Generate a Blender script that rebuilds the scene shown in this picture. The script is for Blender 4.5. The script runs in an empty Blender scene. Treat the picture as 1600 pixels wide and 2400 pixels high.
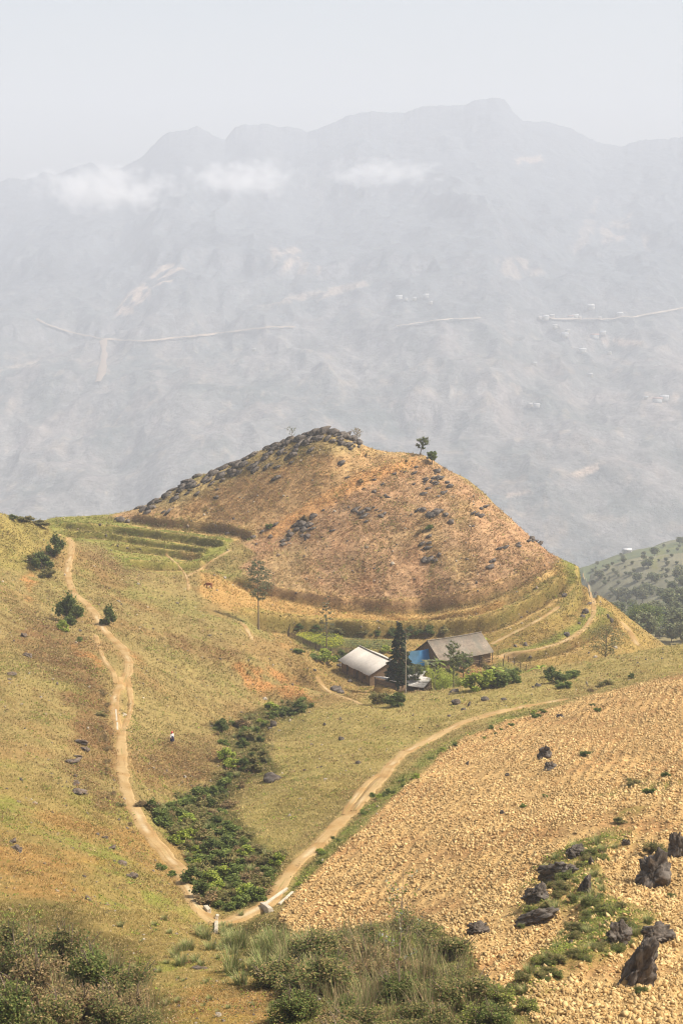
import bpy, bmesh, math, random
import numpy as np
from mathutils import Vector, Matrix, Euler, noise as mnoise
PI = math.pi
C = bpy.context.scene.collection
RNG = np.random.default_rng(7)
random.seed(7)

# ---------------------------------------------------------------- camera model (used to survey the place from the photograph)
F = 3600.0
PITCH = math.atan(640.0 / F)
CP, SP = math.cos(PITCH), math.sin(PITCH)
S = 1.25
def ad(px, py):
    """pixel of the 1600 x 2400 photograph -> (x/y, depression)"""
    u = np.asarray(px, float) - 800.0
    v = 1200.0 - np.asarray(py, float)
    dy = F * CP + v * SP
    return u / dy, (F * SP - v * CP) / dy
def proj(x, y, z):
    f = y * CP - z * SP
    up = y * SP + z * CP
    return 800.0 + F * x / f, 1200.0 - F * up / f
def P(px, py, Y):
    """point seen at a pixel, at distance Y*S along the ground"""
    a, d = ad(px, py)
    return np.array([float(a) * Y * S, Y * S, -float(d) * Y * S])

# ---------------------------------------------------------------- noise
def _h(ix, iy, seed):
    n = (ix.astype(np.int64) * 374761393 + iy.astype(np.int64) * 668265263 + seed * 974634777) & 0xffffffff
    n = ((n ^ (n >> 13)) * 1274126177) & 0xffffffff
    n = ((n ^ (n >> 16)) * 2246822519) & 0xffffffff
    n = n ^ (n >> 15)
    return (n & 0xffffff) / float(0xffffff)
def vn(x, y, seed=0):
    ix, iy = np.floor(x), np.floor(y)
    fx, fy = x - ix, y - iy
    fx = fx * fx * fx * (fx * (fx * 6 - 15) + 10)
    fy = fy * fy * fy * (fy * (fy * 6 - 15) + 10)
    a, b = _h(ix, iy, seed), _h(ix + 1, iy, seed)
    c, d = _h(ix, iy + 1, seed), _h(ix + 1, iy + 1, seed)
    return (a + (b - a) * fx) * (1 - fy) + (c + (d - c) * fx) * fy
def fbm(x, y, octs=4, seed=0, gain=0.5):
    t, amp, tot, f = 0.0, 1.0, 0.0, 1.0
    for o in range(octs):
        ca, sa = math.cos(o * 1.3), math.sin(o * 1.3)
        t = t + amp * (vn((x * ca - y * sa) * f + 17.3 * o, (x * sa + y * ca) * f - 9.1 * o, seed + o) - 0.5)
        tot += amp * 0.5
        amp *= gain
        f *= 2.03
    return t / tot            # about -1..1
def sstep(e0, e1, x):
    t = np.clip((x - e0) / (e1 - e0), 0, 1)
    return t * t * (3 - 2 * t)
def lin(r, g, b):
    c = np.array([r, g, b], float) / 255.0
    return np.where(c <= 0.04045, c / 12.92, ((c + 0.055) / 1.055) ** 2.4)
def lerp(a, b, t):
    return a + (b - a) * t

# ---------------------------------------------------------------- polygons and polylines
def poly_sdf(x, y, poly):
    """distance to a polygon, negative inside"""
    p = np.asarray(poly, float)
    d = np.full(x.shape, 1e18)
    inside = np.zeros(x.shape, bool)
    n = len(p)
    for i in range(n):
        ax, ay = p[i]
        bx, by = p[(i + 1) % n]
        ex, ey = bx - ax, by - ay
        t = np.clip(((x - ax) * ex + (y - ay) * ey) / (ex * ex + ey * ey + 1e-12), 0, 1)
        d = np.minimum(d, (x - ax - t * ex) ** 2 + (y - ay - t * ey) ** 2)
        cond = (ay > y) != (by > y)
        xi = ax + (y - ay) * ex / (ey if abs(ey) > 1e-12 else 1e-12)
        inside ^= cond & (x < xi)
    d = np.sqrt(d)
    return np.where(inside, -d, d)
def line_dist(x, y, pts):
    """signed distance to a polyline (positive on its left), and the normalised position along it"""
    p = np.asarray(pts, float)
    seg = np.sqrt(((p[1:] - p[:-1]) ** 2).sum(1))
    cum = np.concatenate([[0], np.cumsum(seg)])
    best = np.full(x.shape, 1e18)
    sgn = np.zeros(x.shape)
    par = np.zeros(x.shape)
    for i in range(len(seg)):
        ex, ey = p[i + 1] - p[i]
        qx, qy = x - p[i, 0], y - p[i, 1]
        t = np.clip((qx * ex + qy * ey) / (ex * ex + ey * ey + 1e-12), 0, 1)
        dd = (qx - t * ex) ** 2 + (qy - t * ey) ** 2
        m = dd < best
        best = np.where(m, dd, best)
        sgn = np.where(m, np.sign(ex * qy - ey * qx), sgn)
        par = np.where(m, (cum[i] + t * seg[i]) / cum[-1], par)
    return np.sqrt(best) * np.where(sgn == 0, 1, sgn), par
def smooth_line(pts, it=3):
    p = np.asarray(pts, float)
    for _ in range(it):
        q = [p[0]]
        for i in range(len(p) - 1):
            q.append(p[i] * 0.75 + p[i + 1] * 0.25)
            q.append(p[i] * 0.25 + p[i + 1] * 0.75)
        q.append(p[-1])
        p = np.array(q)
    return p
def resample(p, step):
    p = np.asarray(p, float)
    seg = np.sqrt(((p[1:] - p[:-1]) ** 2).sum(1))
    cum = np.concatenate([[0], np.cumsum(seg)])
    n = max(2, int(cum[-1] / step) + 1)
    t = np.linspace(0, cum[-1], n)
    return np.stack([np.interp(t, cum, p[:, k]) for k in range(p.shape[1])], 1)

# ---------------------------------------------------------------- mesh building
def new_mesh(name, V, faces, mat=None, col=None, smooth=False, uvw=None):
    """faces: list of integer arrays (n x k)"""
    me = bpy.data.meshes.new(name)
    V = np.asarray(V, np.float32)
    me.vertices.add(len(V))
    me.vertices.foreach_set('co', V.ravel())
    faces = [np.asarray(f, np.int32) for f in faces if len(f)]
    tot = sum(f.size for f in faces)
    me.loops.add(tot)
    me.loops.foreach_set('vertex_index', np.concatenate([f.ravel() for f in faces]))
    starts, o = [], 0
    for f in faces:
        starts.append(np.arange(len(f)) * f.shape[1] + o)
        o += f.size
    starts = np.concatenate(starts).astype(np.int32)
    me.polygons.add(len(starts))
    me.polygons.foreach_set('loop_start', starts)
    if smooth:
        me.polygons.foreach_set('use_smooth', np.ones(len(starts), bool))
    me.update(calc_edges=True)
    if col is not None:
        at = me.attributes.new('col', 'FLOAT_COLOR', 'POINT')
        c = np.ones((len(V), 4), np.float32)
        c[:, :3] = col
        at.data.foreach_set('color', c.ravel())
    if mat:
        me.materials.append(mat)
    return me
def link(name, me, parent=None, label=None, cat=None, group=None, kind=None):
    o = bpy.data.objects.new(name, me)
    C.objects.link(o)
    if parent:
        o.parent = parent
    tag(o, label, cat, group, kind)
    return o
def tag(o, label=None, cat=None, group=None, kind=None):
    if label: o['label'] = label
    if cat: o['category'] = cat
    if group: o['group'] = group
    if kind: o['kind'] = kind
    return o
def thing(name, label, cat, loc=(0, 0, 0), rz=0.0, group=None):
    o = bpy.data.objects.new(name, None)
    C.objects.link(o)
    o.location = loc
    o.rotation_euler = (0, 0, rz)
    o.empty_display_size = 0.3
    return tag(o, label, cat, group)
KIDS = {}
def kids(o):
    if o.name not in KIDS:
        KIDS[o.name] = list(o.children)
    return KIDS[o.name]
def dup(src, loc, rot, scale, label=None, group=None):
    r = src.copy()
    C.objects.link(r)
    r.location = loc
    r.rotation_euler = rot
    r.scale = scale if hasattr(scale, '__len__') else (scale,) * 3
    if label: r['label'] = label
    if group: r['group'] = group
    for ch in kids(src):
        c = ch.copy()
        C.objects.link(c)
        c.parent = r
    return r
def grid_faces(nr, nc, keep=None):
    i = np.arange(nr * nc).reshape(nr, nc)
    q = np.stack([i[:-1, :-1], i[:-1, 1:], i[1:, 1:], i[1:, :-1]], -1).reshape(-1, 4)
    if keep is not None:
        q = q[keep[q].all(1)]
    return q
def compact(V, faces, col=None):
    used = np.zeros(len(V), bool)
    for f in faces:
        used[f.ravel()] = True
    m = np.cumsum(used) - 1
    return V[used], [m[f] for f in faces], (None if col is None else col[used])
def tube(pts, rad, n=6, cap=True):
    pts = np.asarray(pts, float)
    rad = np.broadcast_to(np.asarray(rad, float), (len(pts),))
    V, Fq = [], []
    for i, p in enumerate(pts):
        t = pts[min(i + 1, len(pts) - 1)] - pts[max(i - 1, 0)]
        t = t / (np.linalg.norm(t) + 1e-9)
        a = np.cross(t, [0.3, 0.9, 0.2] if abs(t[1]) < 0.8 else [1, 0, 0])
        a /= np.linalg.norm(a) + 1e-9
        b = np.cross(t, a)
        for k in range(n):
            w = 2 * PI * k / n
            V.append(p + rad[i] * (math.cos(w) * a + math.sin(w) * b))
    for i in range(len(pts) - 1):
        for k in range(n):
            Fq.append([i * n + k, i * n + (k + 1) % n, (i + 1) * n + (k + 1) % n, (i + 1) * n + k])
    return np.array(V), np.array(Fq)
class MB:
    """collects pieces that become ONE mesh"""
    def __init__(s):
        s.V, s.F, s.K, s.n = [], {}, [], 0
    def add(s, V, Fc, col=None):
        V = np.asarray(V, float)
        for f in (Fc if isinstance(Fc, list) and len(Fc) and np.ndim(Fc[0]) == 2 else [Fc]):
            f = np.asarray(f, int)
            if len(f):
                s.F.setdefault(f.shape[1], []).append(f + s.n)
        s.V.append(V)
        s.n += len(V)
        s.K.append(np.broadcast_to(np.asarray(col if col is not None else (1, 1, 1), float), (len(V), 3)))
        return s
    def box(s, c, size, R=None, col=None):
        h = np.asarray(size, float) / 2
        v = np.array([[x, y, z] for x in (-1, 1) for y in (-1, 1) for z in (-1, 1)]) * h
        if R is not None:
            v = v @ np.asarray(R).T
        f = [[0, 1, 3, 2], [4, 6, 7, 5], [0, 4, 5, 1], [2, 3, 7, 6], [0, 2, 6, 4], [1, 5, 7, 3]]
        return s.add(v + np.asarray(c, float), f, col)
    def tube(s, pts, rad, n=6, col=None):
        V, f = tube(pts, rad, n)
        return s.add(V, f, col)
    def mesh(s, name, mat, smooth=False):
        return new_mesh(name, np.concatenate(s.V), [np.concatenate(f) for f in s.F.values()], mat, np.concatenate(s.K), smooth)

# ---------------------------------------------------------------- materials
def mat_base(name):
    m = bpy.data.materials.new(name)
    m.use_nodes = True
    nt = m.node_tree
    bs = nt.nodes['Principled BSDF']
    bs.inputs['Specular IOR Level'].default_value = 0.12
    bs.inputs['Roughness'].default_value = 0.9
    return m, nt, bs
def nd(nt, typ, **kw):
    n = nt.nodes.new(typ)
    for k, v in kw.items():
        if k in n.inputs:
            n.inputs[k].default_value = v
        else:
            setattr(n, k, v)
    return n
def noise_node(nt, co, scale, detail=4, rough=0.6, lo=0.3, hi=0.7, a=0.0, b=1.0):
    n = nd(nt, 'ShaderNodeTexNoise', Scale=scale, Detail=detail, Roughness=rough)
    nt.links.new(co, n.inputs['Vector'])
    r = nd(nt, 'ShaderNodeMapRange')
    r.inputs[1].default_value, r.inputs[2].default_value = lo, hi
    r.inputs[3].default_value, r.inputs[4].default_value = a, b
    nt.links.new(n.outputs['Fac'], r.inputs[0])
    return r.outputs[0], n.outputs['Fac']
def mulv(nt, c, f):
    n = nd(nt, 'ShaderNodeVectorMath', operation='SCALE')
    nt.links.new(c, n.inputs[0])
    nt.links.new(f, n.inputs['Scale'])
    return n.outputs[0]
def mixc(nt, a, b, f, blend='MIX'):
    n = nd(nt, 'ShaderNodeMix', data_type='RGBA', blend_type=blend)
    for sock, v in ((n.inputs[6], a), (n.inputs[7], b), (n.inputs[0], f)):
        if hasattr(v, 'is_output'):
            nt.links.new(v, sock)
        elif isinstance(v, (int, float)):
            sock.default_value = v
        else:
            sock.default_value = (*v, 1)
    return n.outputs[2]
def attr_mat(name, rough=0.95, scales=((1.5, 0.75, 1.3), (9.0, 0.7, 1.35)), bump=0.0, bump_scale=6.0, bump_dist=0.1, translucent=0.0, spec=0.1, tint=None):
    """the 'col' attribute broken up by noise of several sizes"""
    m, nt, bs = mat_base(name)
    at = nd(nt, 'ShaderNodeAttribute', attribute_name='col')
    tc = nd(nt, 'ShaderNodeTexCoord')
    co = tc.outputs['Object']
    c = at.outputs['Color']
    for sc, a, b in scales:
        f, _ = noise_node(nt, co, sc, 5, 0.65, 0.3, 0.7, a, b)
        c = mulv(nt, c, f)
    if tint:
        f, _ = noise_node(nt, co, tint[0], 3, 0.6, 0.45, 0.65)
        c = mixc(nt, c, tint[1], f)
    nt.links.new(c, bs.inputs['Base Color'])
    bs.inputs['Roughness'].default_value = rough
    bs.inputs['Specular IOR Level'].default_value = spec
    if bump:
        bn = nd(nt, 'ShaderNodeTexNoise', Scale=bump_scale, Detail=6, Roughness=0.7)
        nt.links.new(co, bn.inputs['Vector'])
        bp = nd(nt, 'ShaderNodeBump', Strength=bump, Distance=bump_dist)
        nt.links.new(bn.outputs['Fac'], bp.inputs['Height'])
        nt.links.new(bp.outputs[0], bs.inputs['Normal'])
    if translucent:
        tr = nd(nt, 'ShaderNodeBsdfTranslucent')
        nt.links.new(c, tr.inputs['Color'])
        mx = nd(nt, 'ShaderNodeMixShader')
        mx.inputs[0].default_value = translucent
        nt.links.new(bs.outputs[0], mx.inputs[1])
        nt.links.new(tr.outputs[0], mx.inputs[2])
        nt.links.new(mx.outputs[0], nt.nodes['Material Output'].inputs[0])
    return m
# ---------------------------------------------------------------- TERRAIN: surveyed points (pixel, pixel, distance), then a smooth surface through them
K = 0.525     # sunlit picture colour -> surface albedo
CTRL = [
 # under and in front of the camera, foot of the frame
 (200,2950,14),(800,2950,14),(1500,2950,14),(0,2650,26),(800,2640,28),(1600,2640,27),(300,2480,42),(800,2470,40),(1300,2460,38),(1600,2450,37),(0,2460,42),(-200,2460,40),(1800,2450,36),
 # left hillside below and above the path
 (20,2330,54),(300,2300,58),(600,2300,57),(150,2200,66),(30,2150,70),(350,2150,72),(130,2000,90),(300,2040,92),(20,1900,103),(180,1850,116),(150,1700,140),(20,1700,134),(20,1500,172),(120,1560,166),(30,1330,222),(-200,1900,95),(-200,1500,160),(-200,1250,215),(120,1420,205),
 # left path
 (510,2165,86),(430,2060,98),(330,1930,114),(285,1800,131),(290,1690,150),(300,1560,174),(230,1450,200),(160,1350,224),(165,1280,240),(150,1258,246),
 (20,1213,235),(90,1232,240),(60,1262,236),(-60,1212,232),
 # right of the left path, down to the gully
 (360,1880,125),(404,1740,150),(500,1700,166),(350,1500,196),(450,1600,187),(560,1650,187),(600,1550,206),(700,1610,204),(550,1450,229),(400,1400,233),(250,1330,242),(330,1640,164),
 (640,1620,196),(720,1560,212),
 # gully
 (560,2235,76),(500,2080,103),(480,1900,135),(560,1760,168),(640,1668,196),(700,1650,205),
 # grass spur
 (640,2060,98),(700,1960,112),(700,1850,128),(640,1780,146),(800,1700,162),(880,1800,134),(950,1760,144),(1100,1690,156),(1330,1642,168),(720,1690,170),(740,1665,178),
 (850,1648,180),(1050,1625,182),(1300,1565,190),(1450,1535,194),(1560,1512,198),(1700,1490,200),(1200,1640,170),(1500,1580,178),
 (640,2010,103),(820,1620,190),
 # ploughed slope
 (660,2150,86),(900,2330,52),(1100,2200,66),(1000,2000,94),(1250,1750,128),(1300,2100,70),(1600,2330,48),(1600,2000,80),(1600,1800,108),(1600,1610,150),(1400,1900,94),(1100,1790,132),(1800,1900,90),(1800,1650,140),(800,2130,86),(1400,1640,160),(1400,2250,56),
 # hollow with the farm
 (880,1640,205),(790,1600,212),(760,1540,222),(850,1590,221),(960,1610,218),(1080,1590,222),(1260,1590,221),(1100,1555,232),(1180,1560,228),(1400,1570,222),(700,1510,236),(850,1520,236),(1000,1540,236),(650,1475,238),
 (1180,1535,235),(1300,1520,236),(1420,1530,236),(1500,1540,232),
 # strip field, knoll
 (480,1365,252),(600,1430,244),(620,1395,256),(850,1462,246),(850,1420,257),(1000,1462,248),(1000,1435,256),(1150,1440,250),(1200,1395,258),(1250,1455,245),(1290,1340,266),(1340,1400,258),(1390,1430,254),(1430,1480,250),
 (660,1330,266),(850,1300,265),(1050,1300,264),(1200,1300,267),(600,1240,280),(700,1200,280),(850,1200,275),(1050,1200,273),(850,1120,285),(970,1085,289),(1000,1130,283),(700,1100,290),
 (300,1203,302),(450,1131,299),(600,1073,298),(700,1029,297),(760,1014,296),(830,1038,295),(858,1066,294),(900,1069,292),(940,1069,291),(990,1068,291),(1040,1098,290),(1085,1116,289),(1132,1153,286),(1200,1221,282),(1250,1268,279),(1300,1308,276),(1350,1345,272),(1400,1390,269),(1450,1432,268),(1500,1470,267),(1545,1505,265),
 # saddle with green terraces
 (130,1208,300),(210,1206,302),(300,1240,291),(200,1240,286),(400,1285,278),(250,1285,270),(430,1325,266),(530,1300,270),(330,1310,262),(490,1240,288),
 # behind the skyline
 (20,1245,262),(20,1235,300),(-200,1230,300),(130,1270,330),(250,1270,335),(20,1330,340),(-200,1330,340),(400,1260,335),(550,1230,338),(760,1150,338),(760,1075,318),(870,1120,318),(1000,1140,318),(1130,1240,310),(1250,1350,304),(1350,1420,296),(1450,1510,290),(1540,1570,285),(760,1320,400),(1000,1370,390),(1200,1450,370),(300,1370,400),(0,1420,400),(1600,1570,250),(1750,1560,240),
 # valley behind
 (800,1560,600),(300,1560,600),(-200,1560,600),(800,1760,950),(200,1760,950),(1150,1700,700),(-200,1700,1000),(500,1830,1300),(1000,1830,1300),(-200,1830,1300),
 # spur on the right, across the side valley
 (1600,1545,330),(1500,1545,345),(1600,1478,390),(1480,1490,420),(1700,1440,400),(1600,1430,470),(1420,1430,560),(1520,1420,560),(1650,1370,600),(1380,1360,760),(1500,1330,800),(1620,1310,850),(1345,1322,920),(1440,1296,960),(1540,1275,1000),(1620,1258,1050),(1800,1225,1050),(1620,1400,1250),(1440,1420,1180),(1330,1430,1100),(1300,1520,850),(1800,1400,1300),
]
NA, NR = 980, 1370
AX = np.linspace(-0.305, 0.305, NA)
_rk = np.concatenate([np.linspace(math.log(6), math.log(48), 70, endpoint=False), np.linspace(math.log(48), math.log(248), 700, endpoint=False), np.linspace(math.log(248), math.log(378), 420, endpoint=False), np.linspace(math.log(378), math.log(410), 30, endpoint=False), np.linspace(math.log(410), math.log(1750), NR - 1220)])
YR = np.exp(_rk)
VW = 4.5
def survey():
    c = np.array(CTRL, float)
    a, d = ad(c[:, 0], c[:, 1])
    X = np.stack([a * 6.0, VW * np.log(c[:, 2] * S)], 1)
    phi = lambda r2: np.sqrt(r2 + 0.05 ** 2)
    n = len(X)
    A = phi(((X[:, None] - X[None]) ** 2).sum(-1)) + np.eye(n) * -0.004
    Q = np.concatenate([np.ones((n, 1)), X], 1)
    M = np.block([[A, Q], [Q.T, np.zeros((3, 3))]])
    w = np.linalg.solve(M, np.concatenate([d, np.zeros(3)]))
    D = np.zeros((NR, NA))
    au = AX * 6.0
    for r in range(0, NR, 25):
        v = VW * _rk[r:r + 25]
        g = np.stack(np.broadcast_arrays(au[None, :], v[:, None]), -1)
        k = phi(((g[:, :, None, :] - X) ** 2).sum(-1))
        D[r:r + 25] = k @ w[:n] + w[n] + g @ w[n + 1:]
    return D
DG = survey()
GX = AX[None, :] * YR[:, None]
GY = np.repeat(YR[:, None], NA, 1)
GZ = -DG * GY
# uneven ground
_near = sstep(30, 70, GY)
_TR = (GZ + 1.2 * fbm(GX / 14, GY / 14, 3, 61) + 0.25 * fbm(GX / 2.2, GY / 2.2, 2, 63)) / 1.05
_TR = _TR - np.floor(_TR)
_TRM = _near * sstep(420, 300, GY) * sstep(-0.35, 0.25, fbm(GX / 18, GY / 18, 3, 65))
GZ += _TRM * 0.20 * (sstep(0.0, 0.72, 1 - _TR) - (1 - _TR))
GZ += _near * (0.75 * fbm(GX / 34, GY / 34, 3, 11) + 0.42 * fbm(GX / 11, GY / 11, 3, 21) + 0.13 * fbm(GX / 2.6, GY / 2.6, 3, 31))
GZ += sstep(420, 700, GY) * (9 * fbm(GX / 150, GY / 150, 5, 41) + 3 * fbm(GX / 40, GY / 40, 3, 43))

def grid_at(Gd, x, y):
    x, y = np.asarray(x, float), np.asarray(y, float)
    ci = np.clip((x / y - AX[0]) / (AX[1] - AX[0]), 0, NA - 1.001)
    ri = np.clip(np.interp(np.log(y), _rk, np.arange(NR)), 0, NR - 1.001)
    c0, r0 = ci.astype(int), ri.astype(int)
    fc, fr = ci - c0, ri - r0
    return (Gd[r0, c0] * (1 - fc) + Gd[r0, c0 + 1] * fc) * (1 - fr) + (Gd[r0 + 1, c0] * (1 - fc) + Gd[r0 + 1, c0 + 1] * fc) * fr
def H(x, y):
    return grid_at(GZ, x, y)
def hit(px, py, ymin=0.0):
    """first point of the ground along a line of sight"""
    a, d = ad(px, py)
    ci = float(np.clip((a - AX[0]) / (AX[1] - AX[0]), 0, NA - 1.001))
    c0 = int(ci)
    fc = ci - c0
    col = -(GZ[:, c0] * (1 - fc) + GZ[:, c0 + 1] * fc) / YR
    ok = (col <= d) & (YR > max(ymin, 20))
    ok &= np.concatenate([[False], ~ok[:-1]]) | (np.arange(NR) == 0)
    r = np.argmax(ok)
    if not ok[r]:
        return None
    k0, k1 = col[r - 1], col[r]
    t = (k0 - d) / (k0 - k1 + 1e-12)
    Y = YR[r - 1] + min(max(t, 0), 1) * (YR[r] - YR[r - 1])
    return np.array([float(a) * Y, Y, -float(d) * Y])
def hits(pts, ymin=0.0):
    out = [hit(p[0], p[1], ymin) for p in pts]
    return np.array([o for o in out if o is not None])

# banks of the terraces: (line seen in the photograph from left to right, uphill beyond it; half height; bench width; strength of green rim)
BANKS = [
 ([(305,1212),(370,1228),(450,1232),(540,1243),(600,1262)], 0.55, 7, 0.0),
 ([(130,1232),(230,1238),(330,1249),(400,1258),(470,1268),(535,1278)], 0.65, 8, 0.9),
 ([(140,1250),(240,1254),(330,1268),(420,1285),(490,1297)], 0.5, 7, 0.9),
 ([(255,1285),(330,1286),(420,1296),(480,1305)], 0.55, 6, 0.6),
 ([(300,1322),(380,1326),(450,1328),(490,1322)], 0.6, 6, 0.8),
 ([(520,1350),(600,1378),(700,1400),(850,1420),(980,1424),(1080,1408),(1180,1380),(1250,1345),(1290,1310)], 1.1, 8, -0.6),
 ([(570,1452),(680,1464),(800,1474),(900,1478),(1000,1476),(1090,1470),(1150,1463),(1220,1430),(1290,1385),(1330,1350)], 1.1, 8, 0.5),
 ([(900,1440),(1000,1452),(1100,1440),(1190,1412),(1260,1370),(1300,1330)], 0.6, 5, -0.2),
 ([(1188,1512),(1260,1482),(1330,1440),(1362,1395),(1356,1345)], 1.3, 7, 1.0),
 ([(1150,1545),(1270,1532),(1350,1500),(1400,1470),(1440,1440)], 0.6, 5, 0.9),
]
GB = np.zeros_like(GZ)      # bank face
GR = np.zeros_like(GZ)      # green rim
GT = np.zeros_like(GZ)      # trodden tread at the foot and lip
_win = (GY > 200 * S) & (GY < 330 * S)
_rows = np.where(_win.any(1))[0]
_sl = slice(_rows[0], _rows[-1] + 1)
bank_lines = []
for pts, A, w, g in BANKS:
    L = hits(resample(smooth_line(pts, 2), 12))
    bank_lines.append(L)
for (pts, A, w, g), L in zip(BANKS, bank_lines):
    x, y = GX[_sl], GY[_sl]
    dd, t = line_dist(x, y, L[:, :2])
    dd = dd + 0.28 * fbm(x / 3.0, y / 3.0, 2, 51)
    fade = sstep(0, 0.07, t) * sstep(1, 0.93, t)
    e = 0.45
    face = sstep(-e, e, dd) * 2 - 1                                  # -1 below, +1 above
    prof = face * np.clip(1 - np.abs(dd) / w, 0, 1)
    GZ[_sl] += (1.5 if g >= 0 else 1.0) * A * prof * fade
    GB[_sl] = np.maximum(GB[_sl], sstep(2.0, 0.2, np.abs(dd + 0.6)) * fade * (0.85 if g >= 0 else 0.6))
    GT[_sl] = np.maximum(GT[_sl], np.maximum(sstep(0.9, 0.2, np.abs(dd + 2.4)), 0.8 * sstep(0.6, 0.15, np.abs(dd - 0.75))) * fade)
    if g > 0:
        GR[_sl] = np.maximum(GR[_sl], sstep(2.8, 0.6, np.abs(dd - 1.6)) * fade * g)

# level ground for the buildings
def level_ridge(p0, p1, Y1):
    """two ends of a level ridge line; Y1 is the distance of the second"""
    d0, d1 = float(ad(*p0)[1]), float(ad(*p1)[1])
    return P(p0[0], p0[1], Y1 * d1 / d0), P(p1[0], p1[1], Y1)
RIDGE_NEAR = level_ridge((842, 1514), (917, 1549), 217.0)
RIDGE_FAR = level_ridge((1000, 1502), (1127, 1482), 232.0)
SHED_AT = P(918, 1606, 211.0)
PEN_AT = P(975, 1622, 211.0)
def pad(c, z, r):
    dd = np.hypot(GX - c[0], GY - c[1])
    w = sstep(r * 1.7, r, dd)
    GZ[:] = lerp(GZ, z, w)
_c = (RIDGE_NEAR[0] + RIDGE_NEAR[1]) / 2
pad(_c, _c[2] - 4.3, 8.0)
_c = (RIDGE_FAR[0] + RIDGE_FAR[1]) / 2
pad(_c, _c[2] - 5.0, 8.0)
pad(SHED_AT, SHED_AT[2], 2.5)
pad(PEN_AT, PEN_AT[2], 3.0)

# paths worn into the slopes: (name, line, half width in metres, ymin, label)
PATHS = [
 ('path', [(135,1252),(168,1262),(172,1290),(160,1320),(158,1355),(172,1395),(208,1415),(228,1448),(240,1478),(272,1500),(299,1535),(305,1560),(296,1588),(276,1614),(269,1650),(274,1690),(286,1716),(286,1765),(290,1840),(330,1930),(380,1990),(420,2040),(445,2095),(485,2150),(508,2165)], 0.74, 0),
 ('path', [(224,1488),(232,1525),(252,1558),(270,1578),(272,1600)], 0.40, 0),
 ('path', [(297,1586),(306,1620),(307,1655),(300,1690),(288,1716)], 0.42, 0),
 ('path', [(508,2165),(545,2160),(590,2140),(628,2118),(655,2090),(690,2030),(740,1985),(800,1925),(870,1855),(908,1800),(950,1760),(1020,1725),(1090,1690),(1180,1665),(1260,1650),(1330,1638)], 0.72, 0),
 ('path', [(806,1912),(830,1870),(868,1828),(890,1815)], 0.4, 0),
 ('path', [(565,1458),(580,1475),(590,1500)], 0.45, 0),
 ('path', [(742,1588),(760,1618),(800,1632),(850,1652)], 0.4, 0),
 ('path', [(848,1646),(850,1640),(860,1628),(858,1618)], 0.35, 203),
 ('path', [(1130,1545),(1200,1530),(1270,1522),(1330,1500),(1375,1470),(1392,1440),(1390,1410),(1380,1370),(1365,1345)], 0.55, 200),
 ('path', [(1150,1510),(1210,1480),(1270,1450),(1310,1420)], 0.5, 200),
 ('path', [(1455,1458),(1475,1480),(1492,1512)], 0.6, 200),
 ('path', [(440,1350),(470,1335),(510,1305),(540,1290)], 0.4, 0),
 ('path', [(390,1300),(440,1345),(442,1385)], 0.3, 0),
]
path_lines = []
for nm, pts, hw, ymin in PATHS:
    L = hits(resample(smooth_line(pts, 3), 6), ymin * S)
    for _ in range(4):                                   # even out
        L[1:-1] = 0.5 * L[1:-1] + 0.25 * (L[:-2] + L[2:])
    L = resample(L, 0.8)
    path_lines.append(L)
GP = np.zeros_like(GZ)      # worn ground beside the path
for (nm, pts, hw, ymin), L in zip(PATHS, path_lines):
    lo, hi = L[:, 1].min() - 8, L[:, 1].max() + 8
    rr = np.where((YR > lo) & (YR < hi))[0]
    sl = (slice(rr[0], rr[-1] + 1), slice(max(0, int((np.min(L[:, 0] / L[:, 1]) - 0.06 - AX[0]) / (AX[1] - AX[0]))), min(NA, int((np.max(L[:, 0] / L[:, 1]) + 0.06 - AX[0]) / (AX[1] - AX[0])))))
    x, y = GX[sl], GY[sl]
    dd, t = line_dist(x, y, L[::3, :2] if len(L) > 12 else L[:, :2])
    zc = np.interp(t, np.linspace(0, 1, len(L)), L[:, 2])
    wgt = sstep(hw * 2.3, hw * 1.0, np.abs(dd)) * sstep(0, 0.02, t) * sstep(1, 0.98, t)
    GZ[sl] = lerp(GZ[sl], zc, wgt * 0.9)
    GP[sl] = np.maximum(GP[sl], sstep(hw * 1.6, hw * 0.7, np.abs(dd) + 0.35 * fbm(x / 1.7, y / 1.7, 3, 61)))
GPX, GPY = proj(GX, GY, GZ)

PLOUGH = [(648,2148),(690,2095),(760,2022),(850,1940),(930,1862),(1000,1800),(1080,1735),(1150,1702),(1240,1675),(1320,1650),(1400,1628),(1500,1604),(1600,1580),(1840,1530),(1900,2600),(1500,2560),(1300,2420),(1180,2350),(1130,2300),(1090,2230),(1000,2150),(860,2160),(760,2185),(690,2180)]
KNOLL = [(250,1212),(300,1190),(450,1112),(600,1050),(700,1010),(760,995),(850,1040),(990,1055),(1130,1160),(1250,1258),(1310,1310),(1285,1345),(1180,1385),(1080,1412),(980,1428),(850,1424),(700,1404),(610,1380),(560,1330),(600,1300),(560,1262),(470,1240),(380,1232)]
GULLY = [(440,2010),(385,1935),(330,1885),(400,1880),(470,1860),(530,1780),(500,1700),(560,1690),(640,1650),(700,1630),(745,1650),(700,1672),(640,1690),(615,1740),(640,1790),(580,1825),(540,1880),(560,1950),(600,1985),(660,2010),(630,2080),(560,2148),(480,2120),(450,2060)]
MOUND = [(1215,2105),(1290,2020),(1340,1985),(1420,1960),(1480,1965),(1400,2030),(1420,2120),(1560,2150),(1500,2210),(1420,2260),(1300,2300),(1240,2330),(1160,2330),(1250,2270),(1300,2200),(1360,2140),(1290,2140),(1220,2150)]
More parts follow.
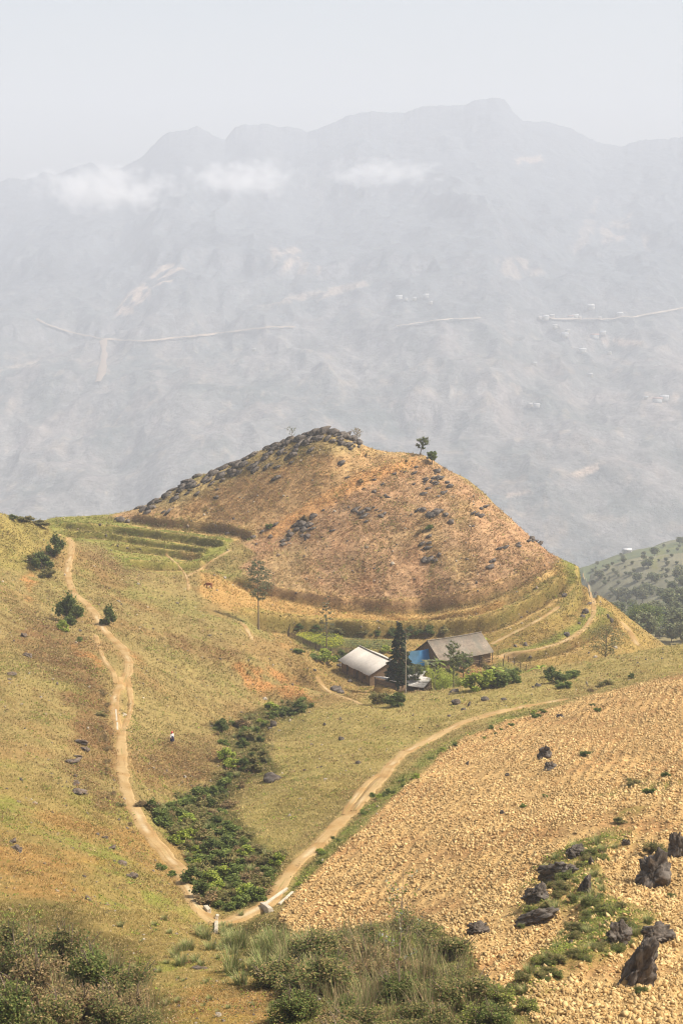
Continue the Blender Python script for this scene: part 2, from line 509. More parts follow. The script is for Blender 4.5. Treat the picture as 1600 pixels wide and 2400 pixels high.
def zone(poly, soft, ymin=0, ymax=9999, wob=10, scale=3.0, seed=71):
    """share of a patch of ground inside an outline, with a ragged edge"""
    p = np.asarray(poly, float)
    mg = soft * 1.5 + wob * 3 + 10
    sel = (GPX > p[:, 0].min() - mg) & (GPX < p[:, 0].max() + mg) & (GPY > p[:, 1].min() - mg) & (GPY < p[:, 1].max() + mg) & (GY > ymin * S) & (GY < ymax * S)
    out = np.zeros_like(GX)
    x, y = GX[sel], GY[sel]
    d = poly_sdf(GPX[sel], GPY[sel], p)
    d = d + wob * (250.0 / y) * (0.6 * fbm(x / scale, y / scale, 3, seed) + 0.5 * fbm(x / 9, y / 9, 2, seed + 3))
    out[sel] = sstep(soft, -soft, d)
    return out

def paint():
    x, y = GX, GY
    n1 = fbm(x / 22, y / 22, 4, 101)
    n2 = fbm(x / 6, y / 6, 4, 111)
    n3 = fbm(x / 1.6, y / 1.6, 3, 121)
    n4 = fbm(x / 12, y / 12, 4, 131)
    e = lambda m: m[..., None]
    col = np.broadcast_to(lin(182, 160, 98) * K, GX.shape + (3,)).copy()
    col = lerp(col, lin(168, 160, 86) * K, e(sstep(0.0, 0.5, n1) * 0.6))
    col = lerp(col, lin(186, 146, 92) * K, e(sstep(0.05, 0.5, n4) * 0.55))
    tr = _TRM * sstep(0.55, 0.8, _TR) * sstep(-0.7, 0.2, n3 + n2)
    col = lerp(col, lin(150, 122, 72) * K, e(tr * 0.55))
    # left hillside: greener low down, rusty bracken above the path
    zl = zone([(-300,1700),(330,1900),(700,2330),(700,2700),(-300,2700)], 60)
    col = lerp(col, lin(184, 158, 88) * K, e(zl * 0.7))
    col = lerp(col, lin(146, 158, 62) * K, e(zl * sstep(0.1, 0.5, n2 + 0.4 * n3) * 0.6))
    col = lerp(col, lin(196, 148, 84) * K, e(zl * sstep(0.15, 0.6, n4 + 0.3 * n3) * 0.6))
    for pl, s in (([(60,1430),(230,1520),(275,1650),(280,1800),(300,1900),(240,1900),(180,1760),(120,1600),(40,1500)], 0.85),
                  ([(310,1780),(420,1740),(540,1690),(520,1780),(440,1850),(360,1850)], 0.6), ([(180,1290),(270,1290),(340,1350),(250,1370)], 0.6),
                  ([(400,1500),(470,1490),(560,1530),(500,1545),(420,1520)], 0.7), ([(560,1600),(700,1590),(640,1640),(560,1640)], 0.4)):
        z = zone(pl, 24, wob=40)
        col = lerp(col, lin(150, 112, 72) * K, e(z * s * sstep(-0.5, 0.4, n2 + 0.5 * n3)))
    for pl in ([(560,1560),(690,1590),(745,1650),(720,1660),(640,1625),(580,1620)], [(330,1570),(300,1530),(330,1560)], [(170,1520),(240,1545),(280,1590),(230,1570)], [(600,1440),(640,1470),(720,1530),(660,1520)], [(90,1350),(70,1330),(55,1360),(70,1400)]):
        z = zone(pl, 10, wob=22)
        col = lerp(col, lin(214, 158, 94) * K, e(z * sstep(-0.6, 0.3, n2 + n3)))
    # grass spur
    zs = zone([(640,2060),(700,1960),(900,1790),(1100,1690),(1330,1630),(1640,1570),(1640,1500),(1300,1560),(1050,1615),(850,1640),(740,1655),(640,1700),(640,1800),(560,1880),(600,1990)], 16, 95, 203)
    col = lerp(col, lin(188, 168, 98) * K * 1.08, e(zs * 0.9))
    col = lerp(col, lin(172, 160, 88) * K, e(zs * sstep(0, 0.6, n2) * 0.6))
    col = lerp(col, lin(192, 172, 112) * K, e(zs * sstep(0.1, 0.7, n3 - 0.3 * n2) * 0.5))
    # strip field below the knoll
    zf = zone([(470,1340),(620,1385),(850,1430),(1000,1435),(1130,1420),(1180,1400),(1190,1430),(1090,1468),(900,1476),(700,1464),(560,1440),(470,1400)], 8, 225, 285)
    col = lerp(col, lin(212, 168, 98) * K * 1.1, e(zf * 0.9))
    # farm hollow
    zh = zone([(600,1440),(800,1480),(1100,1480),(1200,1500),(1420,1540),(1330,1580),(1080,1625),(880,1650),(760,1620)], 14, 203, 250)
    col = lerp(col, lin(188, 156, 92) * K, e(zh * 0.8))
    zg = zone([(1000,1560),(1120,1545),(1250,1570),(1230,1610),(1020,1640)], 14, 203, 250, 20)
    col = lerp(col, lin(128, 138, 62) * K, e(zg * 0.8))
    zg = zone([(690,1505),(760,1545),(800,1520),(900,1530),(930,1500),(820,1480),(690,1480)], 8, 203, 250, 6)
    col = lerp(col, lin(150, 146, 74) * K, e(zg * 0.85))
    col = lerp(col, lin(206, 158, 100) * K, e(zone([(1075,1545),(1160,1545),(1130,1600),(1070,1610)], 10, 203, 250, 10) * 0.8))
    # right-hand terraces
    zr = zone([(1130,1500),(1200,1420),(1300,1310),(1350,1330),(1550,1510),(1430,1560),(1250,1560)], 14, 225, 290)
    col = lerp(col, lin(196, 164, 90) * K, e(zr * 0.85))
    # green terraces in the saddle
    zt = zone([(100,1200),(330,1195),(330,1250),(540,1262),(530,1300),(420,1345),(300,1330),(240,1280),(120,1250)], 10, 240, 320, 10)
    col = lerp(col, lin(164, 164, 76) * K, e(zt * 0.9))
    col = lerp(col, lin(186, 168, 90) * K, e(zt * sstep(0.0, 0.5, n2) * 0.5))
    zt = zone([(90,1220),(20,1200),(-300,1190),(-300,1330),(60,1340),(130,1260)], 14, 190, 260, 10)
    col = lerp(col, lin(182, 168, 88) * K, e(zt * 0.6))
    # knoll: burnt red-brown face, paler shoulder
    zk = zone(KNOLL, 6, 240, 330, 8)
    kc = np.broadcast_to(lin(176, 141, 103) * K, GX.shape + (3,)).copy()
    up = zone([(250,1212),(760,980),(870,1040),(990,1055),(1010,1085),(940,1095),(820,1140),(700,1200),(600,1240),(450,1232)], 14, 240, 330, 16)
    kc = lerp(kc, lin(184, 148, 100) * K, e(up * 0.9))
    kc = lerp(kc, lin(164, 122, 86) * K, e((1 - up) * sstep(-0.1, 0.5, n2 + 0.3 * n1) * 0.38))
    kc = lerp(kc, lin(176, 156, 98) * K, e(sstep(0.15, 0.6, n4) * 0.35))
    kl = np.sin(2 * PI * (GZ / 0.85 + 0.9 * n4 + 0.5 * n2))
    kc = kc * e(1 + 0.10 * kl * sstep(-0.4, 0.3, n1))
    kc = lerp(kc, lin(208, 156, 96) * K, e(zone([(600,1255),(720,1180),(850,1110),(970,1075),(980,1090),(860,1135),(740,1205),(640,1262)], 8, 240, 330, 10) * 0.75))
    kc = lerp(kc, lin(150, 140, 92) * K, e(zone([(290,1200),(450,1115),(600,1052),(760,990),(850,1040),(830,1062),(700,1075),(560,1120),(430,1190)], 14, 240, 330, 12) * 0.55))
    kc = kc * e(1 + 0.2 * n3) * 1.55
    col = lerp(col, kc, e(zk))
    # bank faces and rims
    bk = lerp(lin(150, 112, 66) * K, lin(122, 100, 56) * K, e(sstep(-0.3, 0.4, n2)))
    col = lerp(col, bk, e(GB * 0.92 * sstep(-1.0, 0.0, n3 + 0.4)))
    col = lerp(col, lin(142, 152, 66) * K, e(GR * 0.85))
    col = lerp(col, lin(222, 184, 116) * K * 1.15, e(GT * 0.7 * sstep(-0.7, 0.1, n3 + 0.5 * n2)))
    # gully floor
    z = zone(GULLY, 14, 80, 215, 30)
    col = lerp(col, lin(104, 100, 52) * K, e(z * 0.85))
    z = zone([(590,2150),(1080,2170),(1180,2360),(1200,2600),(560,2600),(650,2330),(520,2200)], 24, 30, 90, 20)
    col = lerp(col, lin(110, 104, 54) * K, e(z * 0.9))
    z = zone([(-300,2150),(160,2120),(380,2300),(380,2600),(-300,2600)], 30, 30, 90, 20)
    col = lerp(col, lin(120, 104, 58) * K, e(z * 0.8))
    # strips of green along the field edge
    z = zone([(640,2120),(700,2040),(900,1850),(1000,1760),(1180,1680),(1330,1645),(1330,1660),(1180,1700),(1080,1735),(1000,1800),(850,1940),(760,2022),(680,2110)], 8, 80, 190, 10)
    col = lerp(col, lin(134, 142, 66) * K, e(z * sstep(-0.6, 0.2, n2 + n3) * 0.8))
    # ploughed soil under the clods
    zp = zone(PLOUGH, 5, 30, 200, 6)
    sc = lerp(lin(216, 178, 116) * 0.66, lin(194, 150, 96) * 0.58, e(sstep(-0.3, 0.4, n2)))
    col = lerp(col, sc, e(zp))
    zm = zone(MOUND, 26, 40, 120, 14) * sstep(-0.8, -0.1, n2 + 0.4 * n3)
    col = lerp(col, lin(140, 142, 66) * K, e(zm * 0.85))
    for pl in ([(1450,1880),(1560,1830),(1590,1840),(1500,1900),(1440,1930)], [(1400,1870),(1520,1820),(1540,1840),(1420,1900)], [(1130,2310),(1330,2290),(1300,2400),(1120,2420)]):
        col = lerp(col, lin(138, 138, 66) * K, e(zone(pl, 16, 40, 130, 14) * sstep(-0.4, 0.3, n2 + 0.5 * n3) * 0.8))
    # bare worn earth beside the paths
    col = lerp(col, lin(204, 168, 108) * K, e(GP * 0.55))
    # spur across the side valley, its ground colours paled to imitate local haze
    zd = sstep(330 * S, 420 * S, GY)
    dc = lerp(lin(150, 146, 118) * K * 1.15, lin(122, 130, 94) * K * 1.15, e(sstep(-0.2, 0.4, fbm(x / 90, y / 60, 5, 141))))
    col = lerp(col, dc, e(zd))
    tw = np.abs(((GZ + 3 * fbm(x / 80, y / 80, 3, 145)) / 6.0) % 1.0 - 0.5)
    col = lerp(col, lin(150, 150, 88) * K, e(zd * sstep(0.36, 0.46, tw) * zone([(1480,1300),(1700,1240),(1700,1340),(1500,1345)], 20, 400, 1100) * 0.7))
    # fine variation that belongs to the plants themselves
    col = col * e(1 + 0.16 * n3 + 0.12 * n2)
    lum = (col * np.array([0.3, 0.6, 0.1])).sum(-1, keepdims=True)
    col = lerp(col, lum * np.array([1.04, 1.0, 0.86]), 0.04)
    return np.clip(col, 0.005, 0.9), zp, zm
GCOL, ZPL, ZMO = paint()
GZ += ZMO * 0.7
FURROW = np.sin(2 * PI * ((GX * 0.955 - GY * 0.297) / 1.15 + 0.5 * fbm(GX / 7, GY / 12, 3, 177)))
GZ += ZPL * (1 - ZMO) * 0.07 * FURROW * sstep(-0.5, 0.3, fbm(GX / 9, GY / 14, 2, 179))
GZ += ZPL * (1 - 0.8 * ZMO) * (0.16 * np.abs(fbm(GX / 0.9, GY / 0.9, 3, 171)) + 0.10 * fbm(GX / 3.0, GY / 3.0, 2, 175))
VIS = (-GZ / GY) <= np.minimum.accumulate(np.concatenate([np.full((1, NA), 9.0), (-GZ / GY)[:-1]], 0), 0) + 1e-4

M_GROUND = attr_mat('dry_grass_ground', 0.97, ((0.9, 0.86, 1.14), (4.0, 0.66, 1.34)), 0.75, 2.6, 0.28, spec=0.05)
GVERT = np.stack([GX, GY, GZ], -1).reshape(-1, 3)
me = new_mesh('ground', GVERT, [grid_faces(NR, NA)[:, ::-1]], M_GROUND, GCOL.reshape(-1, 3), True)
# face up
me.update()
if me.polygons[0].normal.z < 0:
    me.flip_normals()
link('ground', me, kind='structure')

# paths
M_PATH = attr_mat('trodden_earth', 0.95, ((0.8, 0.88, 1.1), (6.0, 0.86, 1.13)), 0.4, 5.0, 0.08, spec=0.05)
for (nm, pts, hw, ymin), L in zip(PATHS, path_lines):
    L = resample(L, 0.5)
    t = np.gradient(L[:, :2], axis=0)
    t /= np.linalg.norm(t, axis=1, keepdims=True) + 1e-9
    nrm = np.stack([-t[:, 1], t[:, 0]], 1)
    nc = 15
    w = np.linspace(-1, 1, nc)
    s_ = np.arange(len(L)) * 0.5
    off = w[None, :] * hw * (1.0 + 0.5 * fbm(s_[:, None] / 2.2 + 5.0 * np.sign(w[None]), 0.4 * w[None, :] + 0 * s_[:, None], 4, 151)) + 0.3 * hw * fbm(s_[:, None] / 5.0 + 0 * w[None], 0 * s_[:, None] + 0 * w[None] + 3.0, 2, 153)
    X = L[:, None, 0] + nrm[:, None, 0] * off
    Y = L[:, None, 1] + nrm[:, None, 1] * off
    Z = H(X, Y) + 0.07 - 0.13 * np.abs(w[None, :]) ** 5
    c = lin(214, 182, 128) * 0.54
    cc = lerp(c, lin(198, 160, 104) * 0.53, sstep(-0.3, 0.5, fbm(X / 2, Y / 2, 3, 161))[..., None])
    cc = lerp(cc, lin(228, 204, 160) * 0.56, (sstep(0.5, 0, np.abs(w))[None, :] * sstep(0, 0.6, fbm(X / 4, Y / 4, 2, 165)))[..., None])
    rut = sstep(0.16, 0.04, np.abs(np.abs(w) - 0.42))[None, :] * sstep(-0.3, 0.3, fbm(X / 5, Y / 5, 2, 167))
    cc = lerp(cc, lin(176, 138, 88) * 0.5, (rut * 0.5)[..., None])
    cc = lerp(cc, lin(150, 150, 84) * 0.5, (sstep(0.14, 0.02, np.abs(w))[None, :] * sstep(0.1, 0.5, fbm(X / 3, Y / 3, 3, 169)) * 0.6)[..., None])
    link('path', new_mesh('path', np.stack([X, Y, Z], -1).reshape(-1, 3), [grid_faces(len(L), nc)], M_PATH, cc.reshape(-1, 3), True), kind='structure')
# ---------------------------------------------------------------- FAR MOUNTAIN across the valley
RIDGE = [(-500,480),(-300,470),(-100,455),(20,418),(60,424),(100,404),(130,410),(190,388),(208,382),(222,385),(240,400),(285,394),(330,370),(380,318),(398,305),(415,306),(440,304),(462,294),(480,304),(500,318),(528,328),(550,300),(575,291),(600,292),(625,288),(650,297),(700,298),(720,307),(770,292),(805,275),(840,264),(900,262),(950,262),(990,248),(1050,246),(1090,248),(1110,236),(1150,228),(1180,232),(1200,258),(1225,286),(1280,287),(1330,298),(1380,325),(1420,338),(1450,343),(1500,330),(1570,322),(1700,312),(1900,330),(2100,360)]
MC, MR = 900, 520
def mountain():
    pxs = np.linspace(-450, 2050, MC)
    top = np.interp(pxs, [r[0] for r in RIDGE], [r[1] for r in RIDGE])
    top0 = np.convolve(np.pad(top, 20, mode='edge'), np.ones(41) / 41, 'valid')
    top = top + 4.5 * fbm(pxs / 28, pxs * 0, 4, 201) + 2.0 * fbm(pxs / 6, pxs * 0, 2, 203)
    _, dtop0 = ad(pxs, top0)
    T = np.linspace(0, 1, MR)[:, None]
    a, dtop = ad(pxs, top)
    _, dbot = ad(pxs * 0 + 800, pxs * 0 + 1900)
    # distance and height along a section from the river to the ridge
    tt = np.broadcast_to(T, (MR, MC))
    y = 2000 + 4600 * tt + 0 * a[None]
    prof = np.interp(tt, [0, 0.12, 0.3, 0.45, 0.6, 0.72, 0.85, 1.0], [0.0, 0.10, 0.235, 0.36, 0.52, 0.66, 0.80, 1.0])
    yt = 2000 + 4600
    ztop = -dtop * yt
    zb = -720.0
    zt0 = -dtop0 * yt
    z = zb + (zt0[None] - zb) * prof + (ztop - zt0)[None] * tt ** 24
    x = a[None] * (2600 + (y - 2000) * 0.87)
    x = np.where(True, a[None] * y, x)
    w = np.sin(PI * np.clip(tt, 0, 1)) ** 0.6
    ridg = lambda s, sd, o=5: 1 - np.abs(fbm(x / s + 0.3 * fbm(x / 900, y / 900, 2, sd + 9), y / (s * 1.5), o, sd)) * 2
    z = z + w * (95 * ridg(720, 211) - 40 + 48 * fbm(x / 260, y / 360, 5, 215) + 14 * ridg(110, 219, 3))
    # cliff steps
    q = (z + 60 * fbm(x / 700, y / 700, 3, 221)) / 210.0
    f = q - np.floor(q)
    zc = z + 38 * w * (sstep(0.55, 0.8, f) - f) * sstep(0.35, 0.55, tt) * sstep(-0.2, 0.4, fbm(x / 900, y / 700, 2, 225))
    return pxs, tt, x, y, zc
_pxs, _tt, MX, MY, MZ = mountain()
MPX, MPY = proj(MX, MY, MZ)
def mpaint():
    e = lambda m: m[..., None]
    n1 = fbm(MX / 420, MY / 500, 6, 231, 0.6)
    n2 = fbm(MX / 90, MY / 140, 5, 235, 0.6)
    n3 = fbm(MX / 30, MY / 50, 3, 239)
    n4 = fbm(MX / 34, MY / 55, 3, 243)
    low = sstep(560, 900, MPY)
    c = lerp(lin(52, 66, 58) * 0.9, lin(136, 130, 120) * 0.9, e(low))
    c = np.broadcast_to(c, MX.shape + (3,)).copy()
    c = lerp(c, lin(46, 62, 44) * 0.9, e(sstep(-0.1, 0.4, n1) * 0.7))
    c = lerp(c, lin(188, 164, 148) * 0.9, e(sstep(0.12, 0.4, n2 + 0.3 * n1) * low * 0.28))
    c = lerp(c, lin(60, 76, 52) * 0.8, e(sstep(0.1, 0.5, -n2) * 0.6))
    c = lerp(c, lin(190, 168, 136) * 0.9, e(sstep(0.3, 0.6, n3 + 0.4 * n4) * low * 0.4))
    gx = np.gradient(MZ, axis=0) / (np.gradient(MY, axis=0) + 1e-6)
    c = lerp(c, lin(150, 146, 140) * 0.9, e(sstep(0.55, 1.1, gx + 0.25 * n3) * 0.7))
    rows = np.abs(np.sin(MZ / 9.0 + 2.5 * n2)) < 0.18
    c = lerp(c, lin(176, 160, 140) * 0.8, e(rows * sstep(0.0, 0.3, n1) * low * 0.35))
    c = lerp(c, lin(122, 126, 134) * 0.8, e(0.42 + 0.25 * (1 - low)))  # grey-lilac veil of haze painted into the mountain colour, stronger towards the ridge
    def z(poly, soft, wob=6):
        return sstep(soft, -soft, poly_sdf(MPX, MPY, poly) + wob * n2) * sstep(-0.35, 0.25, n3 + 0.8 * n4)
    pale = lin(232, 208, 186) * 0.62
    for pl, s, k in (([(262,742),(300,690),(345,655),(380,620),(420,610),(440,650),(400,662),(352,672),(350,700),(310,735)], 5, 1.0),
                     ([(632,575),(660,590),(700,570),(712,600),(660,640),(640,610)], 5, 0.6), ([(700,610),(760,615),(750,640),(700,640)], 4, 0.6),
                     ([(580,715),(700,690),(850,660),(860,668),(740,705),(620,715)], 4, 0.55), ([(1205,372),(1265,365),(1275,380),(1215,388)], 4, 0.8),
                     ([(1405,530),(1480,500),(1470,560),(1410,570)], 5, 0.55), ([(1500,545),(1530,555),(1520,590),(1505,580)], 4, 0.6), ([(1160,610),(1220,600),(1280,640),(1190,660)], 6, 0.4), ([(1340,600),(1350,550),(1400,455),(1390,560)], 6, 0.3),
                     ([(1410,793),(1510,800),(1500,808),(1420,808)], 2.5, 1.0), ([(1330,1112),(1400,1085),(1402,1100),(1350,1122)], 4, 1.0), ([(1155,1160),(1250,1145),(1250,1155),(1170,1170)], 4, 0.85),
                     ([(520,945),(600,930),(610,950),(560,965)], 8, 0.4), ([(1510,930),(1590,915),(1590,950),(1530,950)], 6, 0.6), ([(60,1000),(110,985),(110,1010)], 8, 0.3), ([(440,750),(490,748),(480,765),(450,765)], 5, 0.6), ([(20,862),(100,838),(90,862)], 5, 0.5)):
        c = lerp(c, pale * 0.85, e(z(pl, s) * k))
    return np.clip(c, 0.01, 0.95)
MCOL = mpaint()
MV = np.stack([MX, MY, MZ], -1)
back = MV[-1:].copy()
bk = [MV]
for dy, dz in ((350, 60), (900, 320), (1500, 900)):
    b = back.copy()
    b[..., 1] += dy
    b[..., 2] -= dz
    bk.append(b)
MVV = np.concatenate(bk, 0)
MCC = np.concatenate([MCOL] + [MCOL[-1:]] * 3, 0)
M_MOUNT = attr_mat('forested_mountain', 1.0, ((0.008, 0.88, 1.12), (0.03, 0.74, 1.28), (0.11, 0.66, 1.36)), 1.0, 0.04, 12.0, spec=0.0)
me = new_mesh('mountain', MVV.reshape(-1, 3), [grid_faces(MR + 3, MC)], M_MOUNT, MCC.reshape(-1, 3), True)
if me.polygons[0].normal.z < 0:
    me.flip_normals()
link('mountains', me, kind='structure')
# valley floor between the near hills and the mountain
vx = np.linspace(-9000, 9000, 60)
vy = np.linspace(-3000, 9000, 60)
VX, VY = np.meshgrid(vx, vy)
VZ = -740 + 10 * fbm(VX / 500, VY / 500, 3, 251)
link('valley_ground', new_mesh('valley_ground', np.stack([VX, VY, VZ], -1).reshape(-1, 3), [grid_faces(60, 60)], M_MOUNT, np.broadcast_to(lin(110, 108, 80) * 0.7, (3600, 3)), True), kind='structure')
def mhit(px, py):
    """point on the mountain seen at a pixel"""
    c = int(np.clip(np.searchsorted(_pxs, px), 1, MC - 1))
    col = MPY[:, c]
    r = int(np.argmax(np.minimum.accumulate(col) <= py))
    return MV[max(r, 1), c]

# the road cut along the mountain and the scree chute below it
M_ROAD = attr_mat('pale_road_cut', 0.95, ((0.05, 0.85, 1.1),))
def mstrip(name, pts, w0, slope, colr):
    p = resample(smooth_line(pts, 2), 4)
    L = np.array([mhit(a, b) for a, b in p])
    for _ in range(6):
        L[1:-1] = 0.5 * L[1:-1] + 0.25 * (L[:-2] + L[2:])
    V, n = [], len(L)
    wd = w0 * (1 + 0.5 * fbm(np.arange(n) / 3.0, np.zeros(n), 2, 261))
    t = np.gradient(L, axis=0)
    for i in range(n):
        h = np.array([-t[i, 1], t[i, 0], 0.0])
        h /= np.linalg.norm(h) + 1e-9
        if h[1] < 0: h = -h
        o = L[i] + np.array([0, -6, 6.0])
        V += [o - np.array([0, 0, wd[i] * slope]) - h * wd[i] * 0.5, o, o + h * wd[i]]
    return link(name, new_mesh(name, V, [grid_faces(n, 3)], M_ROAD, np.broadcast_to(colr, (len(V), 3)), True), kind='structure')
mstrip('mountain_road', [(75,752),(110,772),(160,786),(230,800),(330,806),(400,798),(480,788),(560,780),(620,772),(690,770)], 4.5, 0.8, lin(222, 200, 176) * 0.45)
mstrip('mountain_road', [(930,772),(980,762),(1060,754),(1130,750)], 4, 0.5, lin(220, 204, 184) * 0.5)
mstrip('mountain_road', [(1270,752),(1400,755),(1490,750),(1540,738),(1640,722)], 4.5, 0.6, lin(226, 208, 188) * 0.48)
mstrip('scree_path', [(228,802),(230,830),(226,862),(214,900)], 12, 0.3, lin(220, 196, 170) * 0.42)

# ---------------------------------------------------------------- HAZE, SKY, SUN, CAMERA
SUN_AZ, SUN_EL = 94.0, 52.0        # degrees clockwise from the view direction (+Y), height
HZ = 2.65e-4
hb = bmesh.new()
bmesh.ops.create_cube(hb, size=1.0)
for v in hb.verts:
    v.co = Vector((v.co.x * 18400, v.co.y * 12400 + 3000, -760 + (v.co.z + 0.5) * (760 + 800)))
hm = bpy.data.meshes.new('haze')
hb.to_mesh(hm)
m = bpy.data.materials.new('hazy_air')
m.use_nodes = True
nt = m.node_tree
nt.nodes.remove(nt.nodes['Principled BSDF'])
pv = nd(nt, 'ShaderNodeVolumePrincipled')
pv.inputs['Color'].default_value = (0.672, 0.716, 0.79, 1)
pv.inputs['Density'].default_value = HZ
pv.inputs['Anisotropy'].default_value = 0.0
nt.links.new(pv.outputs[0], nt.nodes['Material Output'].inputs['Volume'])
hm.materials.append(m)
link('haze', hm, kind='stuff')

w = bpy.data.worlds.new('World')
bpy.context.scene.world = w
w.use_nodes = True
nt = w.node_tree
sky = nd(nt, 'ShaderNodeTexSky', sky_type='NISHITA')
sky.sun_disc = False
sky.sun_elevation = math.radians(SUN_EL)
sky.sun_rotation = math.radians(SUN_AZ)
sky.air_density = 1.0
sky.dust_density = 3.5
sky.ozone_density = 1.0
bg = nt.nodes['Background']
nt.links.new(mixc(nt, sky.outputs[0], (1.0, 0.88, 0.755), 1.0, 'MULTIPLY'), bg.inputs[0])
bg.inputs[1].default_value = 0.15

ld = bpy.data.lights.new('sun', 'SUN')
ld.energy = 5.0
ld.angle = math.radians(0.6)
ld.color = (1.0, 0.955, 0.875)
lo = bpy.data.objects.new('sun', ld)
C.objects.link(lo)
az, el = math.radians(SUN_AZ), math.radians(SUN_EL)
sd = Vector((math.sin(az) * math.cos(el), math.cos(az) * math.cos(el), math.sin(el)))
lo.rotation_euler = sd.to_track_quat('Z', 'Y').to_euler()

cam = bpy.data.cameras.new('camera')
cam.sensor_fit = 'VERTICAL'
cam.sensor_height = 36.0
cam.lens = 36.0 * F / 2400.0
cam.clip_start = 0.5
cam.clip_end = 20000
co = bpy.data.objects.new('camera', cam)
C.objects.link(co)
co.location = (0, 0, 0)
co.rotation_euler = (PI / 2 - PITCH, 0, 0)
sc = bpy.context.scene
sc.camera = co
sc.view_settings.view_transform = 'Standard'
sc.view_settings.look = 'None'
sc.view_settings.exposure = 0.67
sc.view_settings.gamma = 1.0
sc.render.engine = 'CYCLES'
sc.cycles.max_bounces = 6
sc.cycles.diffuse_bounces = 3
sc.cycles.volume_bounces = 2
sc.cycles.transparent_max_bounces = 8
sc.cycles.caustics_reflective = False
sc.cycles.caustics_refractive = False
sc.cycles.use_denoising = True
sc.cycles.filter_width = 1.1
# ---------------------------------------------------------------- VEGETATION AND ROCK SHAPES
M_LEAF = attr_mat('leaves', 0.7, ((3.0, 0.8, 1.2),), 0, translucent=0.38, spec=0.12)
M_BARK = attr_mat('bark', 0.95, ((4.0, 0.75, 1.25),), 0.3, 12.0, 0.03)
M_ROCK = attr_mat('weathered_limestone', 0.95, ((0.9, 0.75, 1.3), (5.0, 0.55, 1.5)), 0.9, 5.0, 0.12, spec=0.04, tint=(2.6, (0.15, 0.13, 0.11)))
M_BLADE = attr_mat('grass_blades', 0.85, ((0.5, 0.85, 1.15),), 0, translucent=0.25, spec=0.08)

def unit(n, rng):
    v = rng.normal(size=(n, 3))
    return v / (np.linalg.norm(v, axis=1, keepdims=True) + 1e-9)
def leaf_quads(pts, size, rng, aspect=1.7, up=0.5):
    """one small pointed leaf at every point"""
    n = len(pts)
    nm = unit(n, rng)
    nm[:, 2] = np.abs(nm[:, 2]) + up
    nm /= np.linalg.norm(nm, axis=1, keepdims=True)
    u = np.cross(nm, unit(n, rng))
    u /= np.linalg.norm(u, axis=1, keepdims=True) + 1e-9
    v = np.cross(nm, u)
    s = (np.broadcast_to(size, (n,)) * rng.uniform(0.6, 1.3, n))[:, None]
    V = np.stack([pts - u * s * aspect * 0.5, pts + v * s * 0.5 + nm * s * 0.12, pts + u * s * aspect * 0.5, pts - v * s * 0.5 + nm * s * 0.12], 1).reshape(-1, 3)
    return V, np.arange(4 * n).reshape(n, 4)
def pick(cols, n, rng, spread=0.35):
    cols = np.asarray(cols, float)
    c = cols[rng.integers(0, len(cols), n)] * rng.uniform(1 - spread, 1 + spread, (n, 1))
    return np.repeat(c, 4, 0)
def clump_points(clumps, n, rng, shell=2.2):
    w = np.array([c[3] ** 2.2 for c in clumps])
    idx = rng.choice(len(clumps), n, p=w / w.sum())
    cc = np.array(clumps)[idx]
    r = cc[:, 3] * rng.uniform(0, 1, n) ** (1 / shell)
    p = cc[:, :3] + unit(n, rng) * r[:, None] * np.array([1, 1, 0.85])
    return p
G_DARK = [(0.085, 0.115, 0.030), (0.105, 0.135, 0.036), (0.14, 0.165, 0.045)]
G_MID = [(0.145, 0.185, 0.045), (0.19, 0.225, 0.055), (0.11, 0.145, 0.036)]
G_OLIVE = [(0.25, 0.205, 0.075), (0.19, 0.18, 0.06), (0.30, 0.24, 0.10), (0.14, 0.145, 0.045)]
G_BROWN = [(0.30, 0.20, 0.095), (0.22, 0.15, 0.07), (0.17, 0.15, 0.06), (0.36, 0.26, 0.13)]
G_LIME = [(0.28, 0.33, 0.05), (0.34, 0.37, 0.07), (0.20, 0.26, 0.045)]
G_GREY = [(0.15, 0.165, 0.085), (0.12, 0.135, 0.065), (0.19, 0.195, 0.10)]
BARKC = (0.17, 0.13, 0.09)

def shrub_parts(root, seed, cols, n=1500, leaf=0.11, nclump=10, tall=0.9, twigs=9, reach=1.35):
    rng = np.random.default_rng(seed)
    cl = []
    for k in range(nclump):
        a, r = rng.uniform(0, 2 * PI), rng.uniform(0, 0.42)
        cl.append((r * math.cos(a), r * math.sin(a), rng.uniform(0.15, 0.75) * tall * (1 - r * 0.7), rng.uniform(0.12, 0.26)))
    p = clump_points(cl, n, rng)
    p = np.concatenate([p, p[rng.integers(0, n, n // 8)] * rng.uniform(1.05, 1.3, (n // 8, 1))])
    p[:, 2] = np.abs(p[:, 2])
    V, f = leaf_quads(p, leaf, rng)
    link('foliage', new_mesh('foliage', V, [f], M_LEAF, pick(cols, len(p), rng)), root)
    mb = MB()
    for k in range(twigs):
        c = cl[k % len(cl)]
        e = np.array(c[:3]) * rng.uniform(1.0, reach) + rng.normal(0, 0.05, 3)
        mid = e * 0.5 + rng.normal(0, 0.04, 3)
        mb.tube([(0.02 * rng.normal(), 0.02 * rng.normal(), -0.08), mid, e], [0.022, 0.014, 0.005], 4, np.array(BARKC) * rng.uniform(0.7, 1.3))
    link('stem', mb.mesh('stem', M_BARK), root)
    return root
